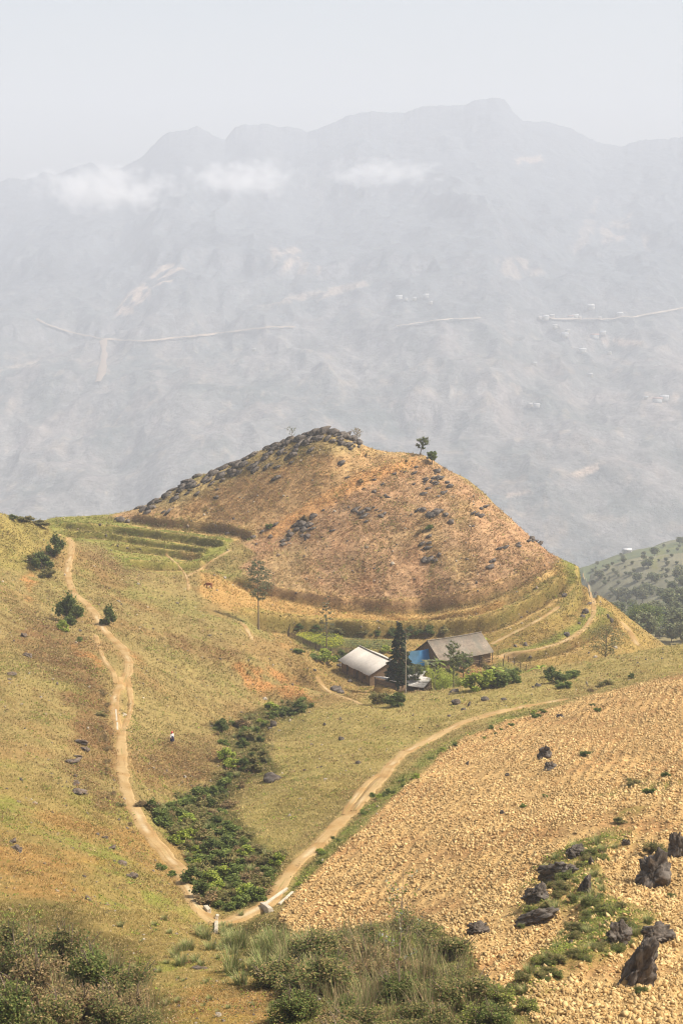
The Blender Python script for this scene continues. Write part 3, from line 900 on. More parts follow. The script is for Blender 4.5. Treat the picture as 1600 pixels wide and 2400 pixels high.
def reed_parts(root, seed, cols, n=170, h=1.0, spread=0.4, width=0.02):
    rng = np.random.default_rng(seed)
    V, Fq, K_ = [], [], []
    for k in range(n):
        a, r = rng.uniform(0, 2 * PI), spread * math.sqrt(rng.uniform(0, 1)) * 0.6
        b = np.array([r * math.cos(a), r * math.sin(a), -0.05])
        hh = h * rng.uniform(0.5, 1.0)
        a2 = a + rng.normal(0, 0.6)
        d = np.array([math.cos(a2), math.sin(a2), 0])
        s = np.array([-d[1], d[0], 0]) * width * rng.uniform(0.6, 1.3)
        bend = rng.uniform(0.15, 0.6) * hh
        o = len(V)
        for i, t in enumerate((0, 0.4, 0.75, 1.0)):
            c = b + d * bend * t ** 2 + np.array([0, 0, hh * (t - 0.25 * t * t * bend / hh)])
            w = s * (1 - t * 0.9)
            V += [c - w, c + w]
        Fq += [[o, o + 1, o + 3, o + 2], [o + 2, o + 3, o + 5, o + 4], [o + 4, o + 5, o + 7, o + 6]]
        c = np.array(cols[rng.integers(0, len(cols))]) * rng.uniform(0.7, 1.3)
        K_ += [c] * 8
    link('blades', new_mesh('blades', np.array(V), [np.array(Fq)], M_BLADE, np.array(K_)), root)
    return root

def tree_parts(root, seed, h, base, rad, trunk_r, nbr, per, leaf, cols, rise=0.35, droop=0.0, cluster=0.35, lean=(0, 0), bark=BARKC, wig=0.02, inner=0.35, aspect=1.7):
    """tapered trunk with limbs, and a crown of leaves carried along the limbs"""
    rng = np.random.default_rng(seed)
    ts = np.linspace(0, 1, 9)
    ax = np.stack([lean[0] * ts ** 1.3 + wig * h * np.cumsum(rng.normal(0, 0.3, 9)) * ts, lean[1] * ts ** 1.3 + wig * h * np.cumsum(rng.normal(0, 0.3, 9)) * ts, h * ts - 0.25 * (ts == 0)], 1)
    tp = lambda t: np.array([np.interp(t, ts, ax[:, k]) for k in range(3)])
    mb = MB()
    mb.tube(ax, trunk_r * (1 - 0.86 * ts) * (1 + 0.5 * (ts == 0)), 7, bark)
    pts = []
    for k in range(nbr):
        t = base + (1 - base) * (k + rng.uniform(0, 1)) / nbr
        o = tp(t)
        a = k * 2.399 + rng.uniform(-0.4, 0.4)
        L = rad((t - base) / (1 - base)) * rng.uniform(0.65, 1.12)
        if L < 0.05: continue
        up = rise * rng.uniform(0.6, 1.3)
        q = np.linspace(0, 1, 5)[:, None]
        e = np.array([math.cos(a), math.sin(a), 0])
        br = o + e * L * q + np.array([0, 0, 1]) * (up * L * q - droop * L * q ** 2) + rng.normal(0, 0.04 * L, (5, 3)) * q
        mb.tube(br, trunk_r * (0.36 * (1 - 0.6 * t)) * (1 - 0.8 * q[:, 0]), 4, np.array(bark) * 0.95)
        m = max(4, int(per * L))
        w = inner + (1 - inner) * rng.uniform(0, 1, m) ** 0.7
        pp = np.stack([np.interp(w, q[:, 0], br[:, k2]) for k2 in range(3)], 1)
        pp += unit(m, rng) * (cluster * L * rng.uniform(0.1, 1, m) ** 0.6 * (0.4 + 0.6 * w))[:, None] * np.array([1, 1, 0.75])
        pts.append(pp)
    p = np.concatenate(pts)
    V, f = leaf_quads(p, leaf, rng, aspect)
    link('crown', new_mesh('crown', V, [f], M_LEAF, pick(cols, len(p), rng)), root)
    link('trunk', mb.mesh('trunk', M_BARK, True), root)
    return root
def banana_parts(root, seed, h=3.0, nl=8, cols=G_MID):
    rng = np.random.default_rng(seed)
    mb = MB()
    mb.tube([(0, 0, -0.2), (0.03, 0, h * 0.3), (0.05, 0.02, h * 0.6)], [0.16, 0.13, 0.08], 8, (0.22, 0.19, 0.09))
    link('trunk', mb.mesh('trunk', M_BARK, True), root)
    for k in range(nl):
        a = k * 2.4 + rng.uniform(-0.3, 0.3)
        L = h * rng.uniform(0.5, 0.72)
        el = rng.uniform(0.5, 1.35)
        d = np.array([math.cos(a), math.sin(a), 0])
        sd_ = np.array([-d[1], d[0], 0])
        V, Fq = [], []
        for i in range(8):
            t = i / 7
            c = np.array([0.05, 0.02, h * 0.58]) + d * L * (math.cos(el) * t + 0.35 * t * t) + np.array([0, 0, L * (math.sin(el) * t - 0.75 * t * t)])
            w = 0.30 * math.sin(PI * min(1, 0.08 + t * 0.95)) ** 0.7 * (0.25 if i == 0 else 1) + 0.02
            j = rng.uniform(0.8, 1.1)
            V += [c - sd_ * w * j - np.array([0, 0, 0.10 * w]), c, c + sd_ * w * j - np.array([0, 0, 0.10 * w])]
        for i in range(7):
            o = i * 3
            Fq += [[o, o + 1, o + 4, o + 3], [o + 1, o + 2, o + 5, o + 4]]
        c = np.array(cols[rng.integers(0, len(cols))]) * rng.uniform(0.8, 1.4)
        link('leaf', new_mesh('leaf', np.array(V), [np.array(Fq)], M_LEAF, np.broadcast_to(c, (len(V), 3)), True), root)
    return root
def bamboo_parts(root, seed, h, r, nc, n, leaf, cols):
    rng = np.random.default_rng(seed)
    mb, pts = MB(), []
    for k in range(nc):
        a, q = rng.uniform(0, 2 * PI), r * 0.45 * math.sqrt(rng.uniform(0, 1))
        b = np.array([q * math.cos(a), q * math.sin(a), -0.2])
        hh = h * rng.uniform(0.6, 1.0)
        e = np.array([math.cos(a), math.sin(a), 0]) * r * rng.uniform(0.2, 0.8)
        t = np.linspace(0, 1, 6)[:, None]
        cu = b + e * t ** 2.2 + np.array([0, 0, 1]) * hh * (t - 0.12 * t ** 3)
        mb.tube(cu, 0.035 * (1 - 0.85 * t[:, 0]), 4, (0.26, 0.26, 0.10))
        m = n // nc
        w = rng.uniform(0.2, 1, m)
        pp = np.stack([np.interp(w, t[:, 0], cu[:, i]) for i in range(3)], 1) + rng.normal(0, 0.22, (m, 3)) * np.array([1, 1, 0.8])
        pts.append(pp)
    p = np.concatenate(pts)
    V, f = leaf_quads(p, leaf, rng, 3.0, 0.2)
    link('foliage', new_mesh('foliage', V, [f], M_LEAF, pick(cols, len(p), rng)), root)
    link('culms', mb.mesh('culms', M_BARK), root)
    return root

def rock_mesh(seed, size=(1, 1, 1), cuts=6, rough=0.28, sub=3, colr=(0.082, 0.067, 0.054), lump=1.3, strata=0.0):
    rnd = random.Random(seed)
    bm = bmesh.new()
    bmesh.ops.create_icosphere(bm, subdivisions=sub, radius=0.5)
    off = Vector((rnd.uniform(0, 50), rnd.uniform(0, 50), rnd.uniform(0, 50)))
    planes = []
    for k in range(cuts):
        n = Vector((rnd.gauss(0, 1), rnd.gauss(0, 1), rnd.gauss(0, 0.8))).normalized()
        planes.append((n, rnd.uniform(0.28, 0.42)))
    for v in bm.verts:
        p = v.co.copy()
        k = 1 + rough * mnoise.noise(p * lump * 2 + off) + rough * 0.5 * mnoise.noise(p * lump * 5 + off)
        p = p * k
        for n, c in planes:
            e = p.dot(n) - c
            if e > 0: p -= n * e * 0.97
        rid = lambda q: 1 - 2 * abs(mnoise.noise(q))
        p += p.normalized() * (0.05 * rid(p * 3.1 + off) + 0.05 * rid(p * 6.3 + off * 2) + 0.035 * rid(p * 13 + off) + 0.02 * mnoise.noise(p * 27 + off))
        if strata:
            dd_, pp_ = mnoise.voronoi(p * 3.2 + off)
            e_ = dd_[1] - dd_[0]
            p += p.normalized() * (0.10 * (mnoise.cell(pp_[0] * 31.7) - 0.5) - 0.07 * max(0, 1 - e_ / 0.14))
            dd_, pp_ = mnoise.voronoi(p * 8 + off)
            p += p.normalized() * (0.035 * (mnoise.cell(pp_[0] * 17.3) - 0.5) - 0.02 * max(0, 1 - (dd_[1] - dd_[0]) / 0.1))
        if strata:                                  # joints: short level cracks, broken up
            q = p.z * 7 + 1.6 * mnoise.noise(p * 2.2 + off)
            f = abs(q - round(q))
            p -= p.normalized() * strata * 0.06 * max(0, 1 - f / 0.10) * max(0, 0.3 + mnoise.noise(p * 4 + off * 3)) * 1.6
        v.co = Vector((p.x * size[0], p.y * size[1], p.z * size[2]))
    V = np.array([v.co[:] for v in bm.verts])
    f = np.array([[v.index for v in fc.verts] for fc in bm.faces])
    bm.free()
    nz = np.array([mnoise.noise(Vector(v) * 2.5 + off) for v in V])
    nz2 = np.array([mnoise.noise(Vector(v) * 7 + off) for v in V])
    c = np.array(colr)[None] * (1 + 0.4 * nz[:, None])
    c = lerp(c, np.array((0.19, 0.17, 0.14)), (sstep(0.25, 0.6, nz2 + 0.4 * nz) * 0.55)[:, None])
    c = lerp(c, np.array((0.16, 0.11, 0.065)), (sstep(0.1, 0.5, -nz) * 0.45)[:, None])
    return new_mesh('rock', V, [f], M_ROCK, c, False)

# grass: dry tufts over every slope that is not ploughed, built or trodden
def grass_tufts():
    rng = np.random.default_rng(31)
    sel = VIS & (GPX > -60) & (GPX < 1660) & (GPY < 2440) & (GPY > 980) & (GY < 335 * S) & (GY > 40 * S)
    bare = np.maximum(ZPL * (1 - ZMO * 0.9), GP)
    wt = np.where(sel, np.clip(1 - bare * 1.1, 0, 1), 0.0)
    wt *= 0.35 + 0.65 * sstep(-0.4, 0.4, fbm(GX / 4, GY / 4, 3, 301))
    # equal numbers per picture area
    dpy = np.abs(np.gradient(GPY, axis=0))
    wt = (wt * np.clip(dpy, 0.05, 6)).ravel()
    cum = np.cumsum(wt)
    N = 190000
    idx = np.searchsorted(cum, rng.uniform(0, cum[-1], N))
    b = np.stack([GX.ravel()[idx], GY.ravel()[idx]], 1)
    b[:, 0] += rng.normal(0, 0.12, N) * b[:, 1] / 150
    b[:, 1] += rng.normal(0, 0.3, N) * b[:, 1] / 150
    z = H(b[:, 0], b[:, 1])
    gc = GCOL.reshape(-1, 3)[idx]
    gc = gc * np.where(b[:, 1:2] > 240 * S, rng.uniform(0.7, 1.35, (N, 1)), rng.uniform(0.5, 1.6, (N, 1)))
    straw = rng.uniform(0, 1, N) < 0.28
    gc[straw] = lerp(gc[straw], lin(232, 206, 146) * 0.8, 0.55)
    grn = rng.uniform(0, 1, N) < 0.14
    gc[grn] = lerp(gc[grn], lin(110, 130, 50) * 0.6, 0.55)
    sc_ = (b[:, 1] / 190.0) ** 0.75
    knoll = (b[:, 1] > 250 * S)
    hgt = rng.uniform(0.12, 0.36, N) * sc_ * np.where(knoll, 1.15, 1.0)
    V = np.zeros((N, 4, 3, 3))
    for k in range(4):
        a = rng.uniform(0, 2 * PI, N)
        d = np.stack([np.cos(a), np.sin(a), 0 * a], 1)
        s_ = np.stack([-np.sin(a), np.cos(a), 0 * a], 1)
        base = np.stack([b[:, 0], b[:, 1], z - 0.03], 1) + d * (0.08 * sc_)[:, None]
        wd = (rng.uniform(0.02, 0.055, N) * sc_)[:, None]
        V[:, k, 0] = base - s_ * wd
        V[:, k, 1] = base + s_ * wd
        V[:, k, 2] = base + d * (hgt * rng.uniform(0.2, 1.2, N))[:, None] + np.stack([0 * a, 0 * a, hgt * rng.uniform(0.5, 1.0, N)], 1)
    V = V.reshape(-1, 3)
    f = np.arange(len(V)).reshape(-1, 3)
    col = np.clip(np.repeat(gc, 12, 0), 0.01, 0.8)
    link('dry_grass', new_mesh('dry_grass', V, [f], M_BLADE, col), kind='stuff', label='short dry grass covering the hillsides and the knoll', cat='grass')
grass_tufts()

# clods of the ploughed slope
ICO_V, ICO_F = None, None
def clods():
    global ICO_V, ICO_F
    bm = bmesh.new()
    bmesh.ops.create_icosphere(bm, subdivisions=1, radius=0.5)
    ICO_V = np.array([v.co[:] for v in bm.verts])
    ICO_F = np.array([[v.index for v in fc.verts] for fc in bm.faces])
    bm.free()
    rng = np.random.default_rng(41)
    wt = np.where(VIS & (GPX > -40) & (GPX < 1680) & (GPY < 2460), ZPL * (1 - 0.8 * ZMO), 0.0)
    wt *= (0.2 + 0.8 * sstep(-0.45, 0.25, fbm(GX / 3.5, GY / 5, 3, 311))) * (0.62 + 0.38 * FURROW)
    area = np.abs(np.gradient(GY, axis=0)) * (AX[1] - AX[0]) * GY
    wt = (wt * area * (60.0 / GY) ** 0.9).ravel()
    cum = np.cumsum(wt)
    N = 170000
    idx = np.searchsorted(cum, rng.uniform(0, cum[-1], N))
    x = GX.ravel()[idx] + rng.normal(0, 0.08, N)
    y = GY.ravel()[idx] + rng.normal(0, 0.15, N)
    z = H(x, y)
    s = rng.lognormal(-2.75, 0.7, N) * (0.75 + 0.45 * y / 150)
    s = np.clip(s, 0.04, 0.27)
    OV = np.array([(1, 0, 0), (-1, 0, 0), (0, 1, 0), (0, -1, 0), (0, 0, 1), (0, 0, -1)]) * 0.5
    OF = np.array([(0, 2, 4), (2, 1, 4), (1, 3, 4), (3, 0, 4), (2, 0, 5), (1, 2, 5), (3, 1, 5), (0, 3, 5)])
    T = OV[None] + rng.normal(0, 0.17, (N, 6, 3))
    T = T * (s[:, None] * rng.uniform(0.7, 1.45, (N, 3)))[:, None, :]
    a = rng.uniform(0, 2 * PI, N)
    ca, sa = np.cos(a)[:, None], np.sin(a)[:, None]
    X = T[..., 0] * ca - T[..., 1] * sa
    Y = T[..., 0] * sa + T[..., 1] * ca
    V = np.stack([X + x[:, None], Y + y[:, None], T[..., 2] + (z + s * 0.22)[:, None]], -1).reshape(-1, 3)
    f = (OF[None] + np.arange(N)[:, None, None] * 6).reshape(-1, 3)
    c = lerp(lin(232, 200, 142) * 0.84, lin(206, 166, 108) * 0.70, rng.uniform(0, 1, (N, 1)) ** 1.3)
    c *= rng.uniform(0.7, 1.15, (N, 1)) * (0.88 + 0.22 * fbm(x / 4, y / 6, 3, 315))[:, None]
    link('soil_clods', new_mesh('soil_clods', V, [f], M_CLOD, np.repeat(c, 6, 0)), kind='stuff', label='dry yellow clods of the ploughed slope', cat='soil')
def undergrowth():
    """bracken, weeds and stones strewn over the slopes"""
    rng = np.random.default_rng(51)
    base = VIS & (GPX > -40) & (GPX < 1640) & (GPY < 2440) & (GPY > 1000) & (GY < 330 * S) & (GP < 0.3)
    dpy = np.clip(np.abs(np.gradient(GPY, axis=0)), 0.05, 6)
    n2 = fbm(GX / 7, GY / 7, 3, 321)
    n4 = fbm(GX / 5, GY / 5, 3, 331)
    slope = base & (ZPL < 0.3)
    rust = zone([(40,1430),(230,1500),(280,1650),(285,1800),(300,1920),(220,1900),(160,1760),(100,1600)], 40, wob=60) + zone([(300,1780),(420,1720),(540,1680),(530,1780),(440,1860),(350,1860)], 40, wob=60) * 0.9 + zone([(180,1290),(270,1290),(360,1370),(250,1370)], 30, wob=50)
    for name, w, n, m, cols, sz, lf, lab, cat in (
            ('bracken', np.where(slope, 0.12 + rust, 0) * sstep(-0.3, 0.4, n2), 5200, 12, G_BROWN + [(0.26, 0.13, 0.06)], 0.30, 0.10, 'dry brown bracken strewn over the slopes', 'bracken'),
            ('weeds', np.where(slope, 1.0, 0) * (0.08 + sstep(0.1, 0.6, n4)) + np.where(base, ZMO * 2, 0), 5200, 12, G_MID + G_LIME, 0.22, 0.085, 'low green weeds among the dry grass', 'weeds')):
        wt = (w * dpy).ravel()
        cum = np.cumsum(wt)
        idx = np.searchsorted(cum, rng.uniform(0, cum[-1], n))
        x = GX.ravel()[idx] + rng.normal(0, 0.2, n)
        y = GY.ravel()[idx] + rng.normal(0, 0.4, n)
        sc_ = (y / 170.0) ** 0.6 * rng.uniform(0.5, 1.5, n)
        b = np.stack([x, y, H(x, y)], 1)
        pts = np.repeat(b, m, 0) + rng.normal(0, 1, (n * m, 3)) * np.array([1, 1, 0.0]) * np.repeat(sc_ * sz, m)[:, None]
        pts[:, 2] = H(pts[:, 0], pts[:, 1]) + np.abs(rng.normal(0, 0.5, n * m)) * np.repeat(sc_ * sz, m)
        V, f = leaf_quads(pts, lf * np.repeat(sc_, m), rng)
        link(name, new_mesh(name, V, [f], M_LEAF, pick(cols, n * m, rng)), None, lab, cat, None, 'stuff')
    n = 2600
    wt = (np.where(base & (ZPL < 0.5), 0.3 + sstep(0.2, 0.6, n2), 0) * dpy).ravel()
    cum = np.cumsum(wt)
    idx = np.searchsorted(cum, rng.uniform(0, cum[-1], n))
    x, y = GX.ravel()[idx] + rng.normal(0, 0.2, n), GY.ravel()[idx] + rng.normal(0, 0.4, n)
    s = rng.lognormal(-1.9, 0.5, n) * (y / 150) ** 0.7
    T = (ICO_V[None] + rng.normal(0, 0.12, (n, 12, 3))) * (s[:, None] * rng.uniform(0.6, 1.4, (n, 3)))[:, None, :]
    V = (T + np.stack([x, y, H(x, y)], 1)[:, None, :]).reshape(-1, 3)
    c = np.array([(0.42, 0.36, 0.27), (0.10, 0.08, 0.065), (0.26, 0.20, 0.13)])[rng.integers(0, 3, n)] * rng.uniform(0.7, 1.2, (n, 1))
    link('stones', new_mesh('stones', V, [(ICO_F[None] + np.arange(n)[:, None, None] * 12).reshape(-1, 3)], M_ROCK, np.repeat(c, 12, 0)), None, 'loose stones strewn over the grassy slopes', 'stones', None, 'stuff')
M_CLOD = attr_mat('dry_clods', 0.97, ((6.0, 0.85, 1.15),), 0.5, 9.0, 0.05, spec=0.03)
clods()
undergrowth()
# ---------------------------------------------------------------- FARM, PERSON, COW
def wood_mat(name, c1, c2, plank=7.0):
    m, nt, bs = mat_base(name)
    tc = nd(nt, 'ShaderNodeTexCoord')
    f1, _ = noise_node(nt, tc.outputs['Object'], 3.0, 5, 0.7)
    c = mixc(nt, c1, c2, f1)
    w = nd(nt, 'ShaderNodeTexWave', wave_type='BANDS', bands_direction='DIAGONAL', Scale=plank, Distortion=1.5, Detail=2)
    nt.links.new(tc.outputs['Object'], w.inputs['Vector'])
    r = nd(nt, 'ShaderNodeMapRange')
    r.inputs[3].default_value, r.inputs[4].default_value = 0.55, 1.15
    nt.links.new(w.outputs['Fac'], r.inputs[0])
    nt.links.new(mulv(nt, c, r.outputs[0]), bs.inputs['Base Color'])
    return m
M_WOOD = wood_mat('old_planks', (0.13, 0.085, 0.05), (0.24, 0.165, 0.10))
M_WOOD_PALE = wood_mat('pale_planks', (0.26, 0.18, 0.10), (0.42, 0.30, 0.17))
M_DARK = wood_mat('dark_timber', (0.04, 0.03, 0.022), (0.09, 0.065, 0.045))
M_WICKER = wood_mat('wicker', (0.11, 0.085, 0.06), (0.22, 0.17, 0.11), 22.0)
M_CEMENT = attr_mat('fibre_cement_sheets', 0.9, ((0.7, 0.9, 1.1), (4.0, 0.82, 1.14)), 0.2, 8, 0.02, tint=(2.2, (0.40, 0.365, 0.315)))
M_MOSSY = attr_mat('mossy_grey_roof', 0.95, ((0.5, 0.7, 1.25), (3.0, 0.72, 1.25)), 0.6, 5, 0.06, tint=(0.45, (0.17, 0.155, 0.12)))
M_TARP = attr_mat('blue_tarpaulin', 0.45, ((1.5, 0.88, 1.1),), 0.3, 2.5, 0.08, spec=0.4)
M_STONE = attr_mat('pale_concrete', 0.9, ((3.0, 0.8, 1.15),), 0.4, 6, 0.04)
M_CLOTH = attr_mat('cloth', 0.9, ((9.0, 0.9, 1.1),), 0)
M_HIDE = attr_mat('hide', 0.8, ((5.0, 0.85, 1.15),), 0)

def roof_sheet(L0, L1, run, drop, side, amp=0.03, wave=0.35, rows=4, thick=0.02, colr=(0.5, 0.47, 0.42), sag=0.0, seed=0):
    """one slope of a gable roof in house axes (x along the ridge, side = +1 / -1): corrugated, laid in overlapping courses"""
    rng = np.random.default_rng(seed)
    nx = int((L1 - L0) / wave * 4)
    xs = np.linspace(L0, L1, nx)
    V, Fq, K_ = [], [], []
    for r in range(rows):
        t0, t1 = r / rows, min(1.0, (r + 1.08) / rows)
        lift = (rows - r) * 0.012
        o = len(V)
        jag = rng.uniform(-0.08, 0.08, nx // 12 + 2)
        sh = rng.uniform(0.82, 1.1, nx // 12 + 2)
        for tt, z2 in ((t0, 0.0), (t1, 0.014)):
            for i, x in enumerate(xs):
                k = i // 12
                t = tt + (jag[k] / run if tt == t1 and r == rows - 1 else 0)
                y = side * run * t
                z = -drop * t + amp * math.sin(2 * PI * x / wave) + lift + z2 - sag * math.sin(PI * (x - L0) / (L1 - L0)) - 0.25 * sag * math.sin(PI * t)
                V.append((x, y, z))
                K_.append(np.array(colr) * sh[k])
        n0 = len(V) - o
        for i in range(n0):
            v = V[o + i]
            V.append((v[0], v[1], v[2] - thick))
            K_.append(np.array(colr) * 0.8)
        a, b, c, d = o, o + nx, o + n0, o + n0 + nx
        for i in range(nx - 1):
            Fq += [[a + i, a + i + 1, b + i + 1, b + i], [c + i, d + i, d + i + 1, c + i + 1], [b + i, b + i + 1, d + i + 1, d + i], [a + i + 1, a + i, c + i, c + i + 1]]
        Fq += [[a, b, d, c], [a + nx - 1, c + nx - 1, d + nx - 1, b + nx - 1]]
    return np.array(V), np.array(Fq), np.array(K_)

def gable_house(name, label, ridge, run, drop, wall_h, mroof, rcol, mwall, seed, over=0.55, over_eave=0.5, sag=0.05, base_drop=0.0, rows=4, porch=None, wave=0.35, amp=0.03):
    p0, p1 = ridge
    mid = (p0 + p1) / 2
    d = p1 - p0
    L = np.linalg.norm(d[:2])
    rz = math.atan2(d[1], d[0])
    zr = mid[2]
    z0 = zr - drop - wall_h
    t = thing(name, label, 'house', (mid[0], mid[1], z0), rz)
    R0 = drop + wall_h
    h = L / 2
    rb = MB()
    for s in (-1, 1):
        V, f, k = roof_sheet(-h, h, run, drop, s, amp, wave, rows, 0.022, rcol, sag, seed + s)
        rb.add(V + np.array([0, 0, R0]), f, k)
    roof = link('roof', rb.mesh('roof', mroof), t)
    cap = MB()
    cap.tube([(-h, 0, R0 + 0.07), (-h * 0.3, 0, R0 + 0.06 - sag * 0.8), (h * 0.3, 0, R0 + 0.06 - sag * 0.8), (h, 0, R0 + 0.07)], 0.11, 8, np.array(rcol) * 0.7)
    link('ridge_cap', cap.mesh('ridge_cap', mroof, True), roof)
    # body: walls with gables, set in from the eaves
    hw, bw = h - over, run - over_eave
    zt = R0 - drop * bw / run - 0.12
    V = [(-hw, -bw, -0.6), (hw, -bw, -0.6), (hw, bw, -0.6), (-hw, bw, -0.6), (-hw, -bw, zt), (hw, -bw, zt), (hw, bw, zt), (-hw, bw, zt), (-hw, 0, R0 - 0.2), (hw, 0, R0 - 0.2)]
    q = [[0, 1, 5, 4], [2, 3, 7, 6], [4, 5, 9, 8], [6, 7, 8, 9]]
    me = bpy.data.meshes.new('wall')
    me.from_pydata(V, [], q + [[1, 2, 6, 9, 5], [3, 0, 4, 8, 7]])
    me.materials.append(mwall)
    wl = link('wall', me, t)
    # eaves posts, beams
    for s in (-1, 1):
        for x in np.linspace(-h + 0.35, h - 0.35, 5):
            pb = MB()
            pb.tube([(x, s * (run - 0.25), -0.7), (x, s * (run - 0.25), wall_h + drop * 0.25 / run - 0.10)], 0.07, 6)
            link('post', pb.mesh('post', M_DARK), t)
    bb = MB()
    for s in (-1, 1):
        bb.box((0, s * (run - 0.25), wall_h + drop * 0.25 / run - 0.16), (2 * h - 0.2, 0.1, 0.12))
    link('eaves_beam', bb.mesh('eaves_beam', M_DARK), t)
    # door in the long front wall and shuttered openings
    for (x, y, w_, hh, zc, ax) in ((hw * 0.15, -bw, 0.95, 1.7, 0.85, 0), (-hw * 0.55, -bw, 0.8, 0.7, 1.15, 1), (hw * 0.65, -bw, 0.8, 0.7, 1.15, 1)):
        b2 = MB()
        b2.box((x, y - 0.03, min(zc, zt - hh / 2 - 0.06)), (w_, 0.07, min(hh, zt - 0.12)))
        link('door' if ax == 0 else 'shutter', b2.mesh('door', M_DARK), wl)
    g = MB()
    g.box((hw + 0.03, 0.5, 0.9), (0.07, 1.0, 1.8))
    link('door', g.mesh('door', M_DARK), wl)
    return t, dict(h=h, R0=R0, rz=rz, mid=mid, z0=z0, bw=bw, hw=hw)

near_house, NI = gable_house('farmhouse', 'farmhouse with pale grey sheet roof and dark plank walls beside the conifer', RIDGE_NEAR, 4.7, 2.2, 2.1, M_CEMENT, (0.42, 0.385, 0.335), M_WOOD, 3, sag=0.06, amp=0.022, rows=1)
far_house, FI = gable_house('farmhouse', 'farmhouse with mossy dark grey roof and an open porch, blue tarpaulin at its gable', RIDGE_FAR, 4.4, 3.0, 2.0, M_MOSSY, (0.25, 0.205, 0.155), M_WOOD, 9, sag=0.10, rows=1, amp=0.012, wave=0.5)
# porch rail and bench of the far house
pb = MB()
for z in (0.45, 0.85):
    pb.box((FI['h'] * 0.55, -(4.4 - 0.25), z), (FI['h'] * 0.8, 0.05, 0.08))
link('porch_rail', pb.mesh('porch_rail', M_WOOD_PALE), far_house)
pb = MB()
pb.box((0, -3.95, -0.32), (2 * FI['h'] - 0.6, 1.5, 0.55))
link('terrace_step', pb.mesh('terrace_step', M_WOOD_PALE), far_house)

# blue tarpaulin shelter at the left gable of the far house
def tarp():
    c = P(985, 1541, 226.5)
    g = H(c[0], c[1])
    t = thing('tarpaulin_shelter', 'bright blue tarpaulin stretched over poles at the gable of the grey-roofed farmhouse', 'tarpaulin', (c[0], c[1], float(g)), FI['rz'])
    t.scale = (1.3, 1.0, 1.3)
    rng = np.random.default_rng(5)
    t.rotation_euler = (0, 0, 0)
    plan = [(-1.75, 0.5), (-1.2, 0.05), (-0.6, -0.4), (0.0, -0.8), (0.45, -0.45), (0.9, -0.1), (1.5, 0.4)]
    n, V = 8, []
    for k, (x, y) in enumerate(plan):
        tp = (2.05, 2.25, 2.4, 2.5, 2.5, 2.55, 2.6)[k]
        bt = (0.7, 0.55, 0.45, 0.35, 0.3, 0.35, 0.5)[k]
        for i in range(n):
            u = i / (n - 1)
            V.append((x + rng.normal(0, 0.025), y + 0.75 * u + 0.10 * math.sin(PI * u) + rng.normal(0, 0.03), bt + (tp - bt) * u))
    V = np.array(V)
    f = grid_faces(len(plan), n)
    V2 = np.concatenate([V, V + np.array([0, 0.03, 0])])
    k = np.concatenate([f, f[:, ::-1] + len(V)])
    c_ = np.repeat(np.array([(0.22, 0.50, 0.74)] * 3 + [(0.10, 0.36, 0.68)] + [(0.03, 0.22, 0.55)] * 3), n, 0)
    link('sheet', new_mesh('sheet', V2, [k], M_TARP, np.concatenate([c_, c_]), True), t)
    for (x, y, h) in ((-1.75, 1.3, 2.0), (0.0, 0.02, 2.45), (1.5, 1.2, 2.55)):
        b = MB()
        b.tube([(x, y, -0.3), (x, y, h)], 0.05, 6)
        link('pole', b.mesh('pole', M_DARK), t)
tarp()

def shed(name, label, px, py, Y, rz, L, D, h0, h1, mroof, rcol, seed, open_front=True, lean=0.0, cat='shed'):
    c = P(px, py, Y)
    g = min(float(H(c[0] + dx, c[1] + dy)) for dx in (-1, 1) for dy in (-1, 1))
    t = thing(name, label, cat, (c[0], c[1], g), rz)
    V, f, k = roof_sheet(-L / 2, L / 2, D, h1 - h0, 1, 0.03, 0.35, 2, 0.05, rcol, 0.04, seed)
    V = V + np.array([0, -D / 2, h1])
    link('roof', new_mesh('roof', V, [f], mroof, k), t)
    for x in (-L / 2 + 0.2, L / 2 - 0.2):
        for y, h in ((-D / 2 + 0.25, h1), (D / 2 - 0.25, h0)):
            b = MB()
            b.tube([(x, y, -0.5), (x, y, h - 0.1)], 0.07, 6)
            link('post', b.mesh('post', M_DARK), t)
    b = MB()
    b.box((0, -D / 2 + 0.35, (h1 - 0.3) / 2 - 0.2), (L - 0.5, 0.08, h1 - 0.3))
    b.box((-L / 2 + 0.3, 0.05, (h0 - 0.2) / 2 - 0.2), (0.08, D - 0.8, h0 - 0.15))
    b.box((L / 2 - 0.3, 0.05, (h0 - 0.2) / 2 - 0.2), (0.08, D - 0.8, h0 - 0.15))
    link('wall', b.mesh('wall', M_WOOD), t)
    return t
shed('lean_to_shed', 'small pale-roofed lean-to shed right below the sheet-roofed farmhouse', 915, 1606, 211.5, NI['rz'] + 0.35, 5.0, 3.6, 1.5, 2.4, M_CEMENT, (0.54, 0.51, 0.47), 21)
pen = shed('animal_pen', 'low animal pen under a pale sagging roof behind the dark pole fence', 966, 1616, 213.0, 2.65, 6.2, 3.8, 1.3, 2.2, M_CEMENT, (0.52, 0.49, 0.45), 23, cat='animal pen')
shed('lean_to_shed', 'tiny grey-roofed shed half hidden between the conifer and the bamboo', 975, 1583, 219.0, 2.7, 3.2, 2.2, 1.3, 1.9, M_CEMENT, (0.48, 0.46, 0.43), 25)
